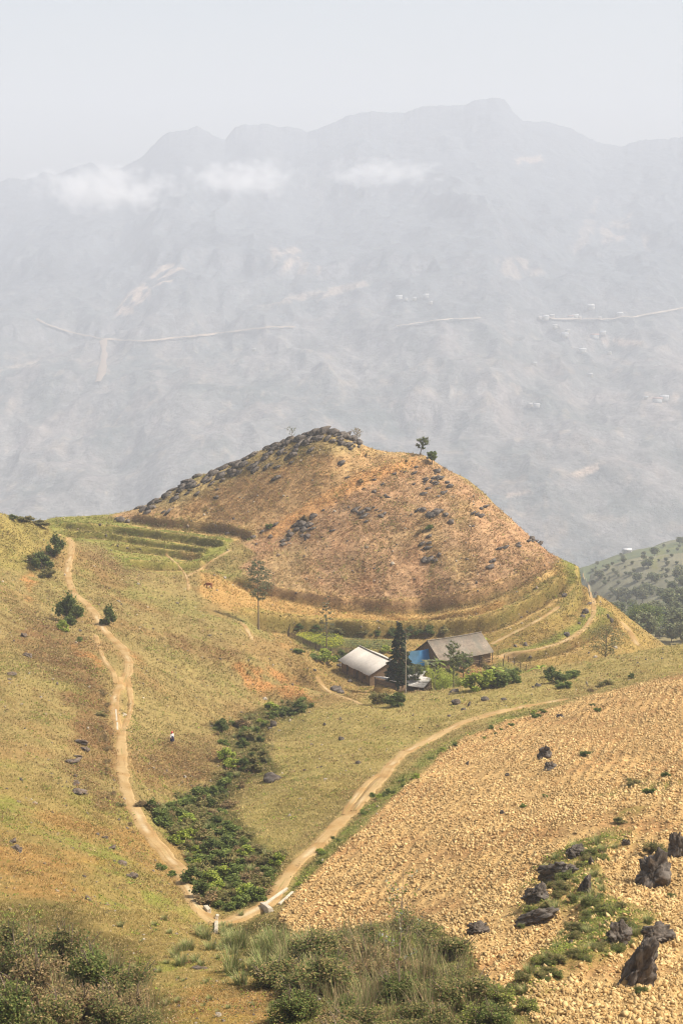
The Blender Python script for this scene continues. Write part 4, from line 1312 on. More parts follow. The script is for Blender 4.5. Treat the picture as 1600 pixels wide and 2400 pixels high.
# straw heap in the pen
def straw():
    c = P(980, 1632, 209.5)
    g = float(H(c[0], c[1]))
    rng = np.random.default_rng(8)
    n = 900
    p = np.abs(rng.normal(0, 0.5, (n, 3))) * np.array([0, 0, 0.75]) + rng.normal(0, 0.75, (n, 3)) * np.array([1.25, 0.7, 0])
    p[:, 2] = np.maximum(0, 1.0 - 0.42 * np.hypot(p[:, 0] / 1.2, p[:, 1])) * rng.uniform(0.3, 1, n)
    V, f = leaf_quads(p, 0.07, rng, 6.0, 0.2)
    base = MB()
    link_ = link('straw_heap', new_mesh('straw_heap', V, [f], M_BLADE, pick([(0.55, 0.40, 0.2), (0.42, 0.29, 0.14), (0.62, 0.48, 0.26)], n, rng)), None, 'golden straw heap lying beside the animal pen', 'straw heap')
    link_.location = (c[0], c[1], g)
straw()

def fence(name, label, pts, h, spacing, mpan, woven=True, cat='fence', ymin=0, post_every=2.2, rails=False):
    L = hits(resample(np.array(pts, float), 5), ymin * S)
    L = resample(L, spacing)
    L[:, 2] = H(L[:, 0], L[:, 1])
    t = thing(name, label, cat, tuple(L[0]))
    rng = np.random.default_rng(len(L))
    b, o = MB(), L[0]
    if rails:
        for z in (0.35, 0.8):
            q = L - o + np.array([0, 0, z])
            b.tube(q + rng.normal(0, 0.02, q.shape), 0.035, 5)
    else:
        for i, p in enumerate(L):
            q = p - o
            hh = h * rng.uniform(0.82, 1.12)
            b.tube([q + np.array([0, 0, -0.3]), q + np.array([rng.normal(0, 0.05), rng.normal(0, 0.05), hh])], rng.uniform(0.02, 0.04), 4)
        if woven:
            for z in np.arange(0.15, h * 0.9, 0.16):
                q = L - o + np.array([0, 0, z])
                q[:, 1] += 0.04 * np.where(np.arange(len(q)) % 2 == 0, 1, -1)
                b.tube(q, 0.05, 4)
    link('rail' if rails else 'panel', b.mesh('panel', mpan), t)
    k = max(1, int(post_every / spacing))
    for p in L[::k]:
        q = p - o
        pb_ = MB()
        pb_.tube([q + np.array([0, 0, -0.4]), q + np.array([0.02, 0.0, h * 1.18])], 0.06, 6)
        link('post', pb_.mesh('post', M_DARK), t)
    return t
fence('wicker_fence', 'dark woven fence running down beside the yellow-flowered garden', [(674, 1492), (710, 1507), (760, 1530), (776, 1534)], 1.1, 0.22, M_WICKER)
fence('wicker_fence', 'dark woven fence closing the garden behind the sheet-roofed farmhouse', [(776, 1532), (830, 1530)], 1.1, 0.22, M_WICKER)
fence('pole_fence', 'dark upright pole fence in front of the animal pen', [(948, 1634), (985, 1640), (1012, 1634)], 1.1, 0.16, M_DARK, False, ymin=200)
fence('rail_fence', 'thin pole rail fence between the leaning post and the banana plant', [(1190, 1552), (1225, 1568), (1252, 1580)], 1.0, 0.8, M_WOOD_PALE, False, rails=True, ymin=205)
def lone_post(label, px, py, top, w, ymin=0):
    g = hit(px, py, ymin * S)
    hh = (py - top) * g[1] / F
    b = MB()
    b.tube([(0, 0, -0.4), (0.06, 0.0, hh * 0.5), (0.12 * hh, 0, hh)], [w, w * 0.9, w * 0.7], 7)
    o = link('post', b.mesh('post', M_DARK, True), None, label, 'post')
    o.location = tuple(g)
lone_post('thin leaning wooden post standing alone right of the grey-roofed farmhouse', 1178, 1562, 1532, 0.08, 210)
lone_post('short weathered stake standing at the top corner of the garden fence', 676, 1490, 1462, 0.12)

# concrete edging where the path crosses the gully, and white stones along the left path
def slab(label, px0, px1, w, h, name='concrete_kerb', group=None, ymin=0):
    a, b = hit(*px0, ymin * S), hit(*px1, ymin * S)
    d = b - a
    L = np.linalg.norm(d)
    bm = bmesh.new()
    bmesh.ops.create_cube(bm, size=1.0)
    for v in bm.verts:
        v.co = Vector((v.co.x * L, v.co.y * w, v.co.z * (h + 0.3) + h / 2 - 0.15))
    bmesh.ops.subdivide_edges(bm, edges=bm.edges[:], cuts=2, use_grid_fill=True)
    for v in bm.verts:
        v.co += Vector((mnoise.noise(v.co * 3 + Vector(a)), mnoise.noise(v.co * 3 + Vector((9, 1, a[0]))), mnoise.noise(v.co * 3 + Vector((1, 9, a[1]))))) * 0.05
    bmesh.ops.bevel(bm, geom=[e for e in bm.edges if e.calc_face_angle(0) > 0.9], offset=0.03, segments=1, affect='EDGES')
    V = np.array([v.co[:] for v in bm.verts])
    me = bpy.data.meshes.new(name)
    bm.to_mesh(me)
    bm.free()
    at = me.attributes.new('col', 'FLOAT_COLOR', 'POINT')
    at.data.foreach_set('color', np.tile(np.array([0.44, 0.385, 0.29, 1], np.float32), len(me.vertices)))
    me.materials.append(M_STONE)
    o = link(name, me, None, label, 'kerb' if 'kerb' in name else 'stone', group)
    m = (a + b) / 2
    o.location = (m[0], m[1], m[2] + 0.02)
    o.rotation_euler = (0, -math.asin(d[2] / L), math.atan2(d[1], d[0]))
    return o
slab('long pale concrete kerb on the gully side of the right-hand path crossing', (620, 2124), (672, 2086), 0.24, 0.2)
slab('short pale concrete kerb on the field side of the path crossing', (654, 2122), (686, 2094), 0.24, 0.16)
slab('pale wedge of concrete at the lower end of the crossing kerbs', (616, 2124), (634, 2138), 0.4, 0.3)
slab('upright pale concrete block at the foot of the left-hand path', (504, 2154), (512, 2154), 0.3, 0.35)
slab('slim white concrete kerb leading down from the block on the left-hand path', (508, 2164), (506, 2188), 0.26, 0.18)
slab('pale rounded stone block on the bend just above the path crossing', (482, 2130), (490, 2140), 0.35, 0.3, 'stone_block')
for i, (a, b) in enumerate((((272, 1664), (274, 1690)), ((275, 1694), (276, 1712)), ((278, 1674), (290, 1678)), ((288, 1672), (296, 1676)))):
    slab(['long white kerb stone edging the left path where its strands rejoin', 'white kerb stone below the rejoining strands of the left path', 'white slab lying across the left path where its strands rejoin', 'small white slab at the right edge of the rejoining left path'][i], a, b, 0.2, 0.1, 'kerb_stone')

# ---- figure and cow grown on joints
def skinned(name, verts, edges, radii, mat, colr, parent, root=0, sub=2):
    me = bpy.data.meshes.new(name)
    me.from_pydata(verts, edges, [])
    o = bpy.data.objects.new(name, me)
    C.objects.link(o)
    sk = o.modifiers.new('skin', 'SKIN')
    sk.use_smooth_shade = True
    for i, r in enumerate(radii):
        me.skin_vertices[0].data[i].radius = (r, r) if not hasattr(r, '__len__') else r
    me.skin_vertices[0].data[root].use_root = True
    ss = o.modifiers.new('subd', 'SUBSURF')
    ss.levels = ss.render_levels = sub
    dg = bpy.context.evaluated_depsgraph_get()
    m2 = bpy.data.meshes.new_from_object(o.evaluated_get(dg))
    m2.name = name
    C.objects.unlink(o)
    bpy.data.objects.remove(o)
    V = np.empty(len(m2.vertices) * 3, np.float32)
    m2.vertices.foreach_get('co', V)
    at = m2.attributes.get('col') or m2.attributes.new('col', 'FLOAT_COLOR', 'POINT')
    V = V.reshape(-1, 3)
    k = np.ones((len(V), 4), np.float32)
    k[:, :3] = colr(V) if callable(colr) else colr
    at.data.foreach_set('color', k.ravel())
    m2.materials.clear()
    m2.materials.append(mat)
    for p in m2.polygons: p.use_smooth = True
    return link(name, m2, parent)

def person():
    g = hit(404, 1743)
    hgt = 31 * g[1] / F
    t = thing('person', 'person in red headscarf, white blouse and dark blue skirt walking on the slope', 'person', tuple(g), 0.5)
    q = hgt / 1.55
    t.scale = (q, q, q)
    skin = (0.32, 0.19, 0.12)
    #  0 pelvis 1 waist 2 chest 3 neck 4 head base 5 head top 6 L sh 7 L el 8 L wr 9 L hand 10 R sh 11 R el 12 R wr 13 R hand 14 L hip 15 L knee 16 L ankle 17 L toe 18.. R
    v = [(0, 0, .83), (0, 0, .98), (0, -.01, 1.17), (0, 0, 1.29), (0, -.01, 1.36), (0, -.01, 1.49), (-.15, 0, 1.22), (-.21, .0, .98), (-.18, -.12, .80), (-.17, -.17, .74), (.15, 0, 1.22), (.21, .02, .98), (.19, -.08, .78), (.18, -.11, .71),
         (-.08, 0, .78), (-.09, -.06, .43), (-.09, .02, .07), (-.10, -.12, .03), (.08, 0, .78), (.09, .03, .43), (.09, .12, .08), (.10, .0, .03)]
    e = [(0, 1), (1, 2), (2, 3), (3, 4), (4, 5), (2, 6), (6, 7), (7, 8), (8, 9), (2, 10), (10, 11), (11, 12), (12, 13), (0, 14), (14, 15), (15, 16), (16, 17), (0, 18), (18, 19), (19, 20), (20, 21)]
    r = [.12, .10, .12, .05, .075, .07, .055, .042, .03, .03, .055, .042, .03, .03, .085, .055, .04, .03, .085, .055, .04, .03]
    skinned('body', v, e, r, M_CLOTH, skin, t)
    # fingers: five short chains at each hand
    for hx, hy, hz in ((-.17, -.17, .74), (.18, -.11, .71)):
        for k in range(5):
            fx = hx + (k - 2) * 0.014
            L = (0.045, 0.07, 0.078, 0.07, 0.055)[k]
            skinned('finger', [(fx, hy, hz), (fx, hy - 0.012, hz - L * .55), (fx, hy - 0.002, hz - L)], [(0, 1), (1, 2)], [.009, .008, .006], M_CLOTH, skin, t, 0, 1)
    # blouse
    v = [(0, 0, .88), (0, 0, 1.0), (0, -.01, 1.18), (0, 0, 1.275), (-.155, 0, 1.22), (-.215, 0, .98), (-.19, -.10, .83), (.155, 0, 1.22), (.215, .02, .98), (.19, -.06, .82)]
    e = [(0, 1), (1, 2), (2, 3), (2, 4), (4, 5), (5, 6), (2, 7), (7, 8), (8, 9)]
    skinned('blouse', v, e, [.145, .125, .148, .07, .075, .06, .05, .075, .06, .05], M_CLOTH, (0.78, 0.74, 0.72), t, 1)
    # pleated skirt
    V, n = [], 40
    prof = [(1.0, .125), (.93, .15), (.8, .19), (.62, .235), (.45, .27), (.36, .285)]
    for z, rr in prof:
        for k in range(n):
            a = 2 * PI * k / n
            p = rr * (1 + 0.05 * math.sin(a * 10) * (1.0 - z))
            V.append((p * math.cos(a), p * math.sin(a) * 0.9, z))
    Fq = [[i * n + k, i * n + (k + 1) % n, (i + 1) * n + (k + 1) % n, (i + 1) * n + k] for i in range(len(prof) - 1) for k in range(n)]
    link('skirt', new_mesh('skirt', np.array(V), [np.array(Fq)], M_CLOTH, (0.018, 0.02, 0.045), True), t)
    bm = bmesh.new()
    bmesh.ops.create_uvsphere(bm, u_segments=16, v_segments=10, radius=0.125)
    for vv in bm.verts:
        vv.co = Vector((vv.co.x, vv.co.y * 1.05 + 0.01, vv.co.z * 0.95 + 1.455 - (0.10 if vv.co.z < -0.06 and vv.co.y > 0 else 0)))
    me = bpy.data.meshes.new('headscarf')
    bm.to_mesh(me)
    bm.free()
    at = me.attributes.new('col', 'FLOAT_COLOR', 'POINT')
    at.data.foreach_set('color', np.tile(np.array([0.62, 0.07, 0.09, 1], np.float32), len(me.vertices)))
    me.materials.append(M_CLOTH)
    for p in me.polygons: p.use_smooth = True
    link('headscarf', me, t)
    fb = MB()
    for x in (-0.035, 0.035):
        fb.box((x, -0.132, 1.47), (0.02, 0.012, 0.01), None, (0.02, 0.015, 0.01))
    fb.box((0, -0.135, 1.40), (0.05, 0.012, 0.012), None, (0.25, 0.08, 0.07))
    fb.box((0, -0.14, 1.435), (0.025, 0.03, 0.04), None, skin)
    link('face', fb.mesh('face', M_CLOTH), t)
person()
def cow():
    g = hit(490, 1379)
    t = thing('cow', 'reddish brown cow grazing below the green terraces', 'cow', tuple(g), 2.75)
    # faces +x
    v = [(-.62, 0, 1.02), (-.25, 0, 1.02), (.25, 0, 1.0), (.55, 0, 1.05), (.85, 0, .95), (1.12, 0, .62), (1.22, 0, .42),
         (-.62, .16, .82), (-.55, .17, .55), (-.72, .17, .36), (-.68, .17, .04), (-.62, -.16, .82), (-.50, -.17, .55), (-.66, -.17, .36), (-.62, -.17, .04),
         (.46, .15, .75), (.46, .16, .42), (.44, .16, .04), (.46, -.15, .75), (.54, -.16, .42), (.58, -.16, .04), (-.86, 0, 1.0), (-.94, 0, .55)]
    e = [(0, 1), (1, 2), (2, 3), (3, 4), (4, 5), (5, 6), (0, 7), (7, 8), (8, 9), (9, 10), (0, 11), (11, 12), (12, 13), (13, 14), (2, 15), (15, 16), (16, 17), (2, 18), (18, 19), (19, 20), (0, 21), (21, 22)]
    r = [.25, .31, .32, .24, .17, .14, .10, .15, .085, .06, .05, .15, .085, .06, .05, .13, .07, .05, .13, .07, .05, .03, .03]
    skinned('body', v, e, r, M_HIDE, lambda V: lerp(np.array((0.22, 0.085, 0.035)), np.array((0.06, 0.035, 0.025)), sstep(0.35, 0.05, V[:, 2])[:, None]), t, 1)
    for s in (-1, 1):
        b = MB()
        b.tube([(.98, s * .08, .88), (1.0, s * .17, .98), (1.06, s * .16, 1.06)], [.022, .018, .006], 6, (0.45, 0.38, 0.28))
        link('horn', b.mesh('horn', M_HIDE, True), t)
        b = MB()
        b.box((.93, s * .17, .84), (.05, .14, .07), None, (0.2, 0.08, 0.035))
        link('ear', b.mesh('ear', M_HIDE), t)
    t.scale = (0.95, 0.95, 0.95)
cow()
# ---------------------------------------------------------------- ROCKS
ROCKS = [rock_mesh(500 + i, (1, 0.85, 0.7), 6, sub=3) for i in range(5)]
SLABS = [rock_mesh(520 + i, (1.3, 0.75, 0.42), 7, 0.22, sub=3, colr=(0.036, 0.031, 0.027)) for i in range(6)]
_rc = [0]
def rock(px, py, w, label, group=None, kind='rock', tilt=(0, 0), flat=1.0, mesh=None, ymin=0, rz=None, name='rock', sink=0.25, tall=None):
    """a rock whose foot is seen at a pixel, w pixels wide"""
    g = hit(px, py, ymin * S)
    if g is None: return None
    _rc[0] += 1
    me = mesh or (SLABS if kind == 'slab' else ROCKS)[_rc[0] % (6 if kind == 'slab' else 5)]
    s = w * g[1] / F
    o = link(name, me, None, label, 'boulder' if name == 'boulder' else 'rock', group)
    zs = s * flat if tall is None else tall * g[1] / F * 1.4
    o.location = (g[0], g[1], g[2] + zs * (0.35 - sink))
    o.scale = (s, s, zs)
    o.rotation_euler = (tilt[0], tilt[1], random.uniform(0, 6.28) if rz is None else rz)
    return o
LEDGE = [rock_mesh(590 + i, (1.2, 0.8, 0.7), 9, 0.45, sub=4, colr=(0.15, 0.112, 0.082), lump=1.6, strata=1.5) for i in range(4)]
R = random.Random(17)
_kn = (GY > 240 * S) & (GY < 320 * S)
def skyline(px):
    """where the crest of the knoll stands against the mountain"""
    c = int(np.clip((float(ad(px, 1050)[0]) - AX[0]) / (AX[1] - AX[0]), 0, NA - 1))
    return float(np.where(_kn[:, c], GPY[:, c], 9e9).min())
# crest of the knoll
for i in range(230):
    t = R.random() ** 0.85
    px = 320 + t * 520
    top = skyline(px)
    dep = np.interp(px, [300, 420, 600, 760, 860], [8, 40, 48, 34, 18])
    py = top + 1.5 + abs(R.gauss(0, 0.5)) * dep * R.choice([0, 0.6, 1, 1, 1.7])
    seg = 'near the summit of the knoll' if px > 660 else ('midway along the rocky crest of the knoll' if px > 490 else 'at the low end of the rocky crest, above the green terraces')
    rock(px, py, R.uniform(8, 25) * (1 - 0.35 * abs(R.gauss(0, 0.5))), 'dark slanting rock outcrop ' + seg, 'dark rocks along the crest of the knoll', 'slab', (R.gauss(0, 0.12), -0.45 + R.gauss(0, 0.16)), R.uniform(0.7, 1.5), ymin=230, rz=R.gauss(0.15, 0.3), name='crest_rock')
for px, py, w in ((735, 1018, 40), (755, 1014, 44), (778, 1018, 36), (800, 1022, 36), (820, 1030, 30), (840, 1042, 26), (700, 1032, 34), (672, 1042, 32), (640, 1056, 30)):
    rock(px, max(py, skyline(px) + 2), w * 0.7, 'large dark rock outcrop on the very summit of the knoll' if px > 690 else 'large dark rock outcrop just left of the summit of the knoll', 'dark rocks along the crest of the knoll', 'slab', (R.gauss(0, 0.1), -0.35), 1.3, ymin=230, rz=0.1, name='crest_rock')
# faces of the knoll
for cx, cy, sx, sy, n, w0, w1, where in (
        (1015, 1125, 22, 20, 24, 6, 15, 'at the upper right edge of the knoll face'), (1022, 1205, 26, 12, 10, 8, 22, 'in the slanting group on the right of the knoll face'),
        (842, 1202, 12, 10, 8, 6, 16, 'in the small group at the middle of the knoll face'), (890, 1205, 16, 8, 5, 6, 12, 'right of the middle of the knoll face'),
        (720, 1225, 30, 18, 22, 6, 18, 'in the broken band low on the left of the knoll face'), (650, 1262, 30, 10, 10, 5, 14, 'in the broken band low on the left of the knoll face'),
        (1130, 1198, 14, 12, 7, 6, 13, 'by the right skyline of the knoll'), (1232, 1272, 16, 8, 8, 6, 13, 'low on the right skyline of the knoll'),
        (1172, 1288, 4, 4, 2, 10, 14, 'on the lower right of the knoll face'), (1148, 1322, 10, 8, 4, 8, 16, 'on the lower right of the knoll face'),
        (1010, 1312, 14, 10, 6, 6, 16, 'below the small tree on the knoll face'), (1000, 1282, 8, 12, 5, 6, 14, 'below the small tree on the knoll face'),
        (880, 1130, 60, 20, 8, 5, 11, 'high on the brown knoll face'), (960, 1160, 70, 30, 8, 4, 9, 'high on the brown knoll face')):
    for k in range(n):
        rock(cx + R.gauss(0, sx), cy + R.gauss(0, sy), R.uniform(w0, w1) * 1.3, 'small dark rock ' + where, 'rocks scattered over the knoll face', 'slab' if R.random() < 0.7 else 'rock', (R.gauss(0, 0.1), -0.35 + R.gauss(0, 0.15)), R.uniform(0.7, 1.2), ymin=235, rz=R.gauss(0.2, 0.35))
for px, py, w in ((275, 1218, 14), (283, 1222, 20), (300, 1224, 14), (1372, 1436, 20), (1364, 1446, 12), (1327, 1488, 17), (1356, 1462, 8), (1381, 1416, 10), (1423, 1446, 12), (1430, 1456, 12), (1466, 1436, 12), (1395, 1392, 10), (1322, 1398, 14), (1462, 1426, 8), (1540, 1492, 14), (1242, 1540, 8), (1221, 1448, 7)):
    rock(px, py, w, 'dark rock at the left end of the crest, above the terraces' if px < 400 else 'dark rock beside the footpath on the right-hand terraces', 'rocks on the terraces', 'rock', (0, 0.1), R.uniform(0.8, 1.5), ymin=220, tall=None)
# grass spur and farmyard
for px, py, w, h, lab in ((640, 1702, 16, 24, 'dark upright rock leaning on the spur at the head of the gully'), (632, 1708, 12, 6, 'low dark stone at the foot of the leaning rock on the spur'), (635, 1830, 46, 28, 'large rounded grey-brown boulder at the gully edge of the spur'), (800, 1734, 15, 12, 'small dark rock alone in the middle of the grass spur'),
                          (839, 1790, 14, 11, 'small dark rock on the grass spur just above the path'), (760, 1700, 7, 12, 'tiny upright dark stone high on the grass spur'), (1068, 1650, 26, 18, 'flat-topped grey rock on the crest of the spur'), (1098, 1655, 8, 18, 'thin upright stone on the crest of the spur'), (1086, 1664, 12, 8, 'dark stone below the thin upright one on the spur'),
                          (1135, 1642, 24, 14, 'dark low rock pile on the crest of the spur'), (1260, 1608, 15, 11, 'dark round stone in front of the banana plant'), (1248, 1612, 8, 7, 'small stone left of the dark round one by the banana plant'), (786, 1618, 30, 16, 'dark flat rock in the grass left of the farmhouse'), (797, 1624, 18, 10, 'pale grey stone just below the dark flat rock'),
                          (820, 1598, 14, 8, 'small grey stone between the dark flat rock and the farmhouse'), (683, 1524, 8, 6, 'small stone on the bare earth below the garden fence'), (738, 1572, 10, 7, 'small stone on the slope left of the farmhouse'), (800, 1560, 22, 8, 'pile of stones at the left corner of the farmhouse'), (1180, 1640, 16, 8, 'low stone on the spur near the end of the path'), (1065, 1622, 24, 10, 'pale flat rock at the foot of the bamboo')):
    rock(px, py, w, lab, None, 'rock', (0.1, 0.15), 1, tall=h, ymin=95, name='boulder' if w > 40 else 'rock')
# left hillside
for px, py, w, h, lab in ((190, 1742, 40, 16, 'dark ledge of rock in the bracken left of the path'), (202, 1758, 34, 12, 'brown broken rock under the dark ledge'), (165, 1788, 44, 18, 'grey flat outcrop below the dark ledge left of the path'), (182, 1775, 26, 10, 'dark stone between the ledge and the grey outcrop'), (185, 1856, 52, 14, 'purplish flat outcrop low on the left hillside'), (178, 1840, 30, 10, 'small purplish stone touching the flat outcrop'),
                          (262, 1990, 26, 12, 'upper stone of the long dark outcrop left of the path bend'), (285, 2025, 34, 16, 'middle stone of the long dark outcrop left of the path bend'), (308, 2056, 40, 18, 'lowest stone of the long dark outcrop left of the path bend'), (246, 1965, 18, 10, 'topmost small stone of the long dark outcrop'),
                          (40, 1992, 40, 18, 'dark outcrop at the left edge of the hillside'), (30, 1975, 26, 14, 'smaller dark stone above the outcrop at the left edge'), (58, 1492, 24, 14, 'greyish outcrop high on the left hillside'), (64, 1538, 26, 14, 'greyish outcrop below another, high on the left hillside'), (30, 1582, 24, 10, 'lowest of the greyish outcrops on the left hillside'), (470, 2270, 50, 8, 'flat purplish bare rock in the foreground grass')):
    rock(px, py, w * 0.92, lab, None, 'rock', (0.2, 0.15), 1, tall=h * 1.0, mesh=LEDGE[px % 4])
# boulders of the ploughed slope
BIG = [rock_mesh(560 + i, (1, 0.8, 1), 12, 0.42, sub=5, colr=(0.085, 0.070, 0.056), lump=1.2, strata=1.0) for i in range(8)]
def boulder(px, py, w, h, label, i, tilt=(0, 0), rz=0.0, depth=0.8, name='boulder', sink=0.33):
    g = hit(px, py)
    s = w * g[1] / F * 1.05
    hh = h * g[1] / F * (1.18 if h > 100 else 1.08)
    o = link(name, BIG[i % 8], None, label, 'boulder')
    o.location = (g[0], g[1] + s * 0.25, g[2] + hh * (0.5 - sink))
    o.scale = (s, s * depth, hh)
    o.rotation_euler = (tilt[0], tilt[1], rz)
boulder(1500, 2310, 88, 155, 'tall dark leaning boulder with a steep shadowed face', 0, (0.15, 0.42), 0.2, 1.0)
boulder(1452, 2215, 72, 82, 'squarish dark block of rock beside the tall leaning boulder', 1, (0.0, -0.08), 0.3)
boulder(1540, 2215, 100, 62, 'broad flat boulder behind the tall leaning one', 2, (0.1, -0.1), 0.1)
boulder(1535, 2080, 110, 105, 'big grass-capped boulder near the right edge of the ploughed slope', 3, (-0.1, 0.2), 0.4, 0.9)
boulder(1590, 2010, 60, 78, 'boulder at the right edge just above the grass-capped one', 4, (0, -0.1), 0.2)
boulder(1258, 2118, 72, 60, 'round dark boulder at the lower left of the boulder chain', 5, (0.1, 0.1), 0.2)
boulder(1310, 2064, 100, 56, 'long grey boulder with a whitish patch in the boulder chain', 6, (0.0, -0.35), -0.35, 0.7)
boulder(1348, 2010, 52, 40, 'dark boulder at the upper end of the boulder chain', 7, (0, 0.1), 0.5)
boulder(1372, 2098, 44, 62, 'pale pointed boulder with a green bush at its foot', 0, (0.1, 0.35), 1.2)
boulder(1262, 2170, 110, 44, 'long low dark slab below the round boulder', 1, (0.1, -0.42), -0.3, 0.6)
boulder(1118, 2192, 66, 40, 'grey half-buried boulder at the edge of the thicket', 2, (0, 0.1), 0.2)
boulder(1276, 1778, 46, 40, 'dark boulder alone on the ploughed slope, larger of two', 3, (0.1, 0.1), 0.3)
boulder(1288, 1806, 38, 26, 'dark boulder just below the larger one on the ploughed slope', 4, (0.1, 0.0), 0.9)
boulder(1384, 2026, 18, 24, 'small dark upright stone right of the boulder chain', 5, (0, -0.3), 0.9)
boulder(1466, 1982, 22, 22, 'small dark stone above the big grass-capped boulder', 6, (0, 0.3), 0.2)
boulder(1094, 1794, 8, 16, 'thin dark stake-like stone in the ploughed field', 7, (0, 0.3), 0.4)
boulder(1176, 1908, 16, 12, 'small dark stone in the middle of the ploughed field', 0, (0, 0.2), 0.4)
boulder(1188, 1820, 14, 12, 'small grey stone in the ploughed field left of the two boulders', 1, (0, 0.2), 0.4)
boulder(1336, 2212, 14, 14, 'little dark stone in the grass left of the squarish block', 2, (0, 0.2), 0.4)
boulder(1312, 1682, 26, 10, 'flat greyish stone near the top of the ploughed field', 3, (0, 0.2), 0.4)

# ---------------------------------------------------------------- SHRUBS
def proto(name, cat, fn):
    t = thing(name, None, cat, (0, 0, -3000))
    fn(t)
    return t
SH = {}
for key, cols, n, leaf in (('dark', G_DARK, 1500, 0.07), ('mid', G_MID, 1500, 0.075), ('olive', G_OLIVE, 1300, 0.07), ('brown', G_BROWN, 1000, 0.06), ('lime', G_LIME, 1300, 0.075)):
    SH[key] = [proto('shrub', 'shrub', lambda t, a=cols, b=n, c=leaf, k=k: shrub_parts(t, 600 + k * 7 + len(key), a, b, c)) for k in range(2)]
FG = {}
for key, cols, n, leaf in (('dark', G_DARK + G_MID + G_OLIVE[:2], 5200, 0.032), ('olive', G_OLIVE + G_DARK + G_BROWN[:1], 4600, 0.032), ('lime', G_LIME[:2] + G_MID + G_OLIVE, 5200, 0.034), ('brown', G_BROWN + G_OLIVE[:1], 3400, 0.03)):
    FG[key] = [proto('shrub', 'shrub', lambda t, a=cols, b=n, c=leaf, k=k: shrub_parts(t, 700 + k * 5 + len(key), a, b, c, 20, 1.0, 44, 1.7)) for k in range(2)]
STALK = [proto('dry_stalks', 'grass clump', lambda t, k=k: reed_parts(t, 820 + k, [(0.40, 0.31, 0.17), (0.30, 0.22, 0.12), (0.26, 0.25, 0.10), (0.22, 0.26, 0.09)], 70, 1.0, 0.55, 0.011)) for k in range(2)]
REED = [proto('reed_clump', 'grass clump', lambda t, k=k: reed_parts(t, 800 + k, [(0.24, 0.28, 0.09), (0.32, 0.31, 0.13), (0.19, 0.24, 0.08), (0.42, 0.36, 0.18)], 190)) for k in range(2)]
USED = set()
PROTOS = [p for d in (SH, FG) for l in d.values() for p in l] + REED + STALK
def plant(src, px, py, w, label, group=None, hscale=1.0, ymin=0, name=None):
    g = hit(px, py, ymin * S)
    if g is None: return
    s = w * g[1] / F
    if isinstance(src, list): src = src[R.randrange(len(src))]
    o = dup(src, (g[0], g[1], g[2] - 0.02), (R.gauss(0, 0.06), R.gauss(0, 0.06), R.uniform(0, 6.28)), (s, s, s * hscale), label, group)
    return o
def fill(poly, n, dmin, fn):
    p = np.array(poly, float)
    got, tries = [], 0
    while len(got) < n and tries < n * 60:
        tries += 1
        x, y = R.uniform(p[:, 0].min(), p[:, 0].max()), R.uniform(p[:, 1].min(), p[:, 1].max())
        if poly_sdf(np.array([x]), np.array([y]), p)[0] > 0: continue
        if any((x - a) ** 2 + ((y - b) * 1.6) ** 2 < dmin ** 2 for a, b in got): continue
        got.append((x, y))
    got.sort(key=lambda q: q[1])
    for x, y in got: fn(x, y)
GW = {'dark': 'dark green', 'mid': 'green', 'olive': 'olive', 'brown': 'dry brown', 'lime': 'bright green'}
def gully(x, y):
    k = R.choices(['dark', 'mid', 'olive', 'brown', 'lime'], [1.2, 4.4, 5.5, 3.2, 2.2])[0]
    w = R.uniform(28, 66) * np.interp(y, [1650, 1800, 2140], [0.55, 0.75, 1.1])
    seg = 'low end of the gully by the path crossing' if y > 2010 else ('middle of the gully' if y > 1860 else ('narrow upper gully beside the spur' if y > 1710 else 'head of the gully near the orange earth bank'))
    plant(SH[k], x, y + 6, w, GW[k] + ' shrub at the ' + seg, 'shrubs filling the gully', R.uniform(0.55, 0.95))
fill(GULLY, 150, 14, gully)
def gully_grass(x, y):
    plant(REED, x, y + 4, R.uniform(16, 34) * np.interp(y, [1650, 2140], [0.6, 1.1]), 'tuft of pale grass between the gully shrubs, ' + ('lower half' if y > 1900 else 'upper half'), 'grass tufts in the gully', R.uniform(0.6, 0.9))
fill(GULLY, 90, 11, gully_grass)
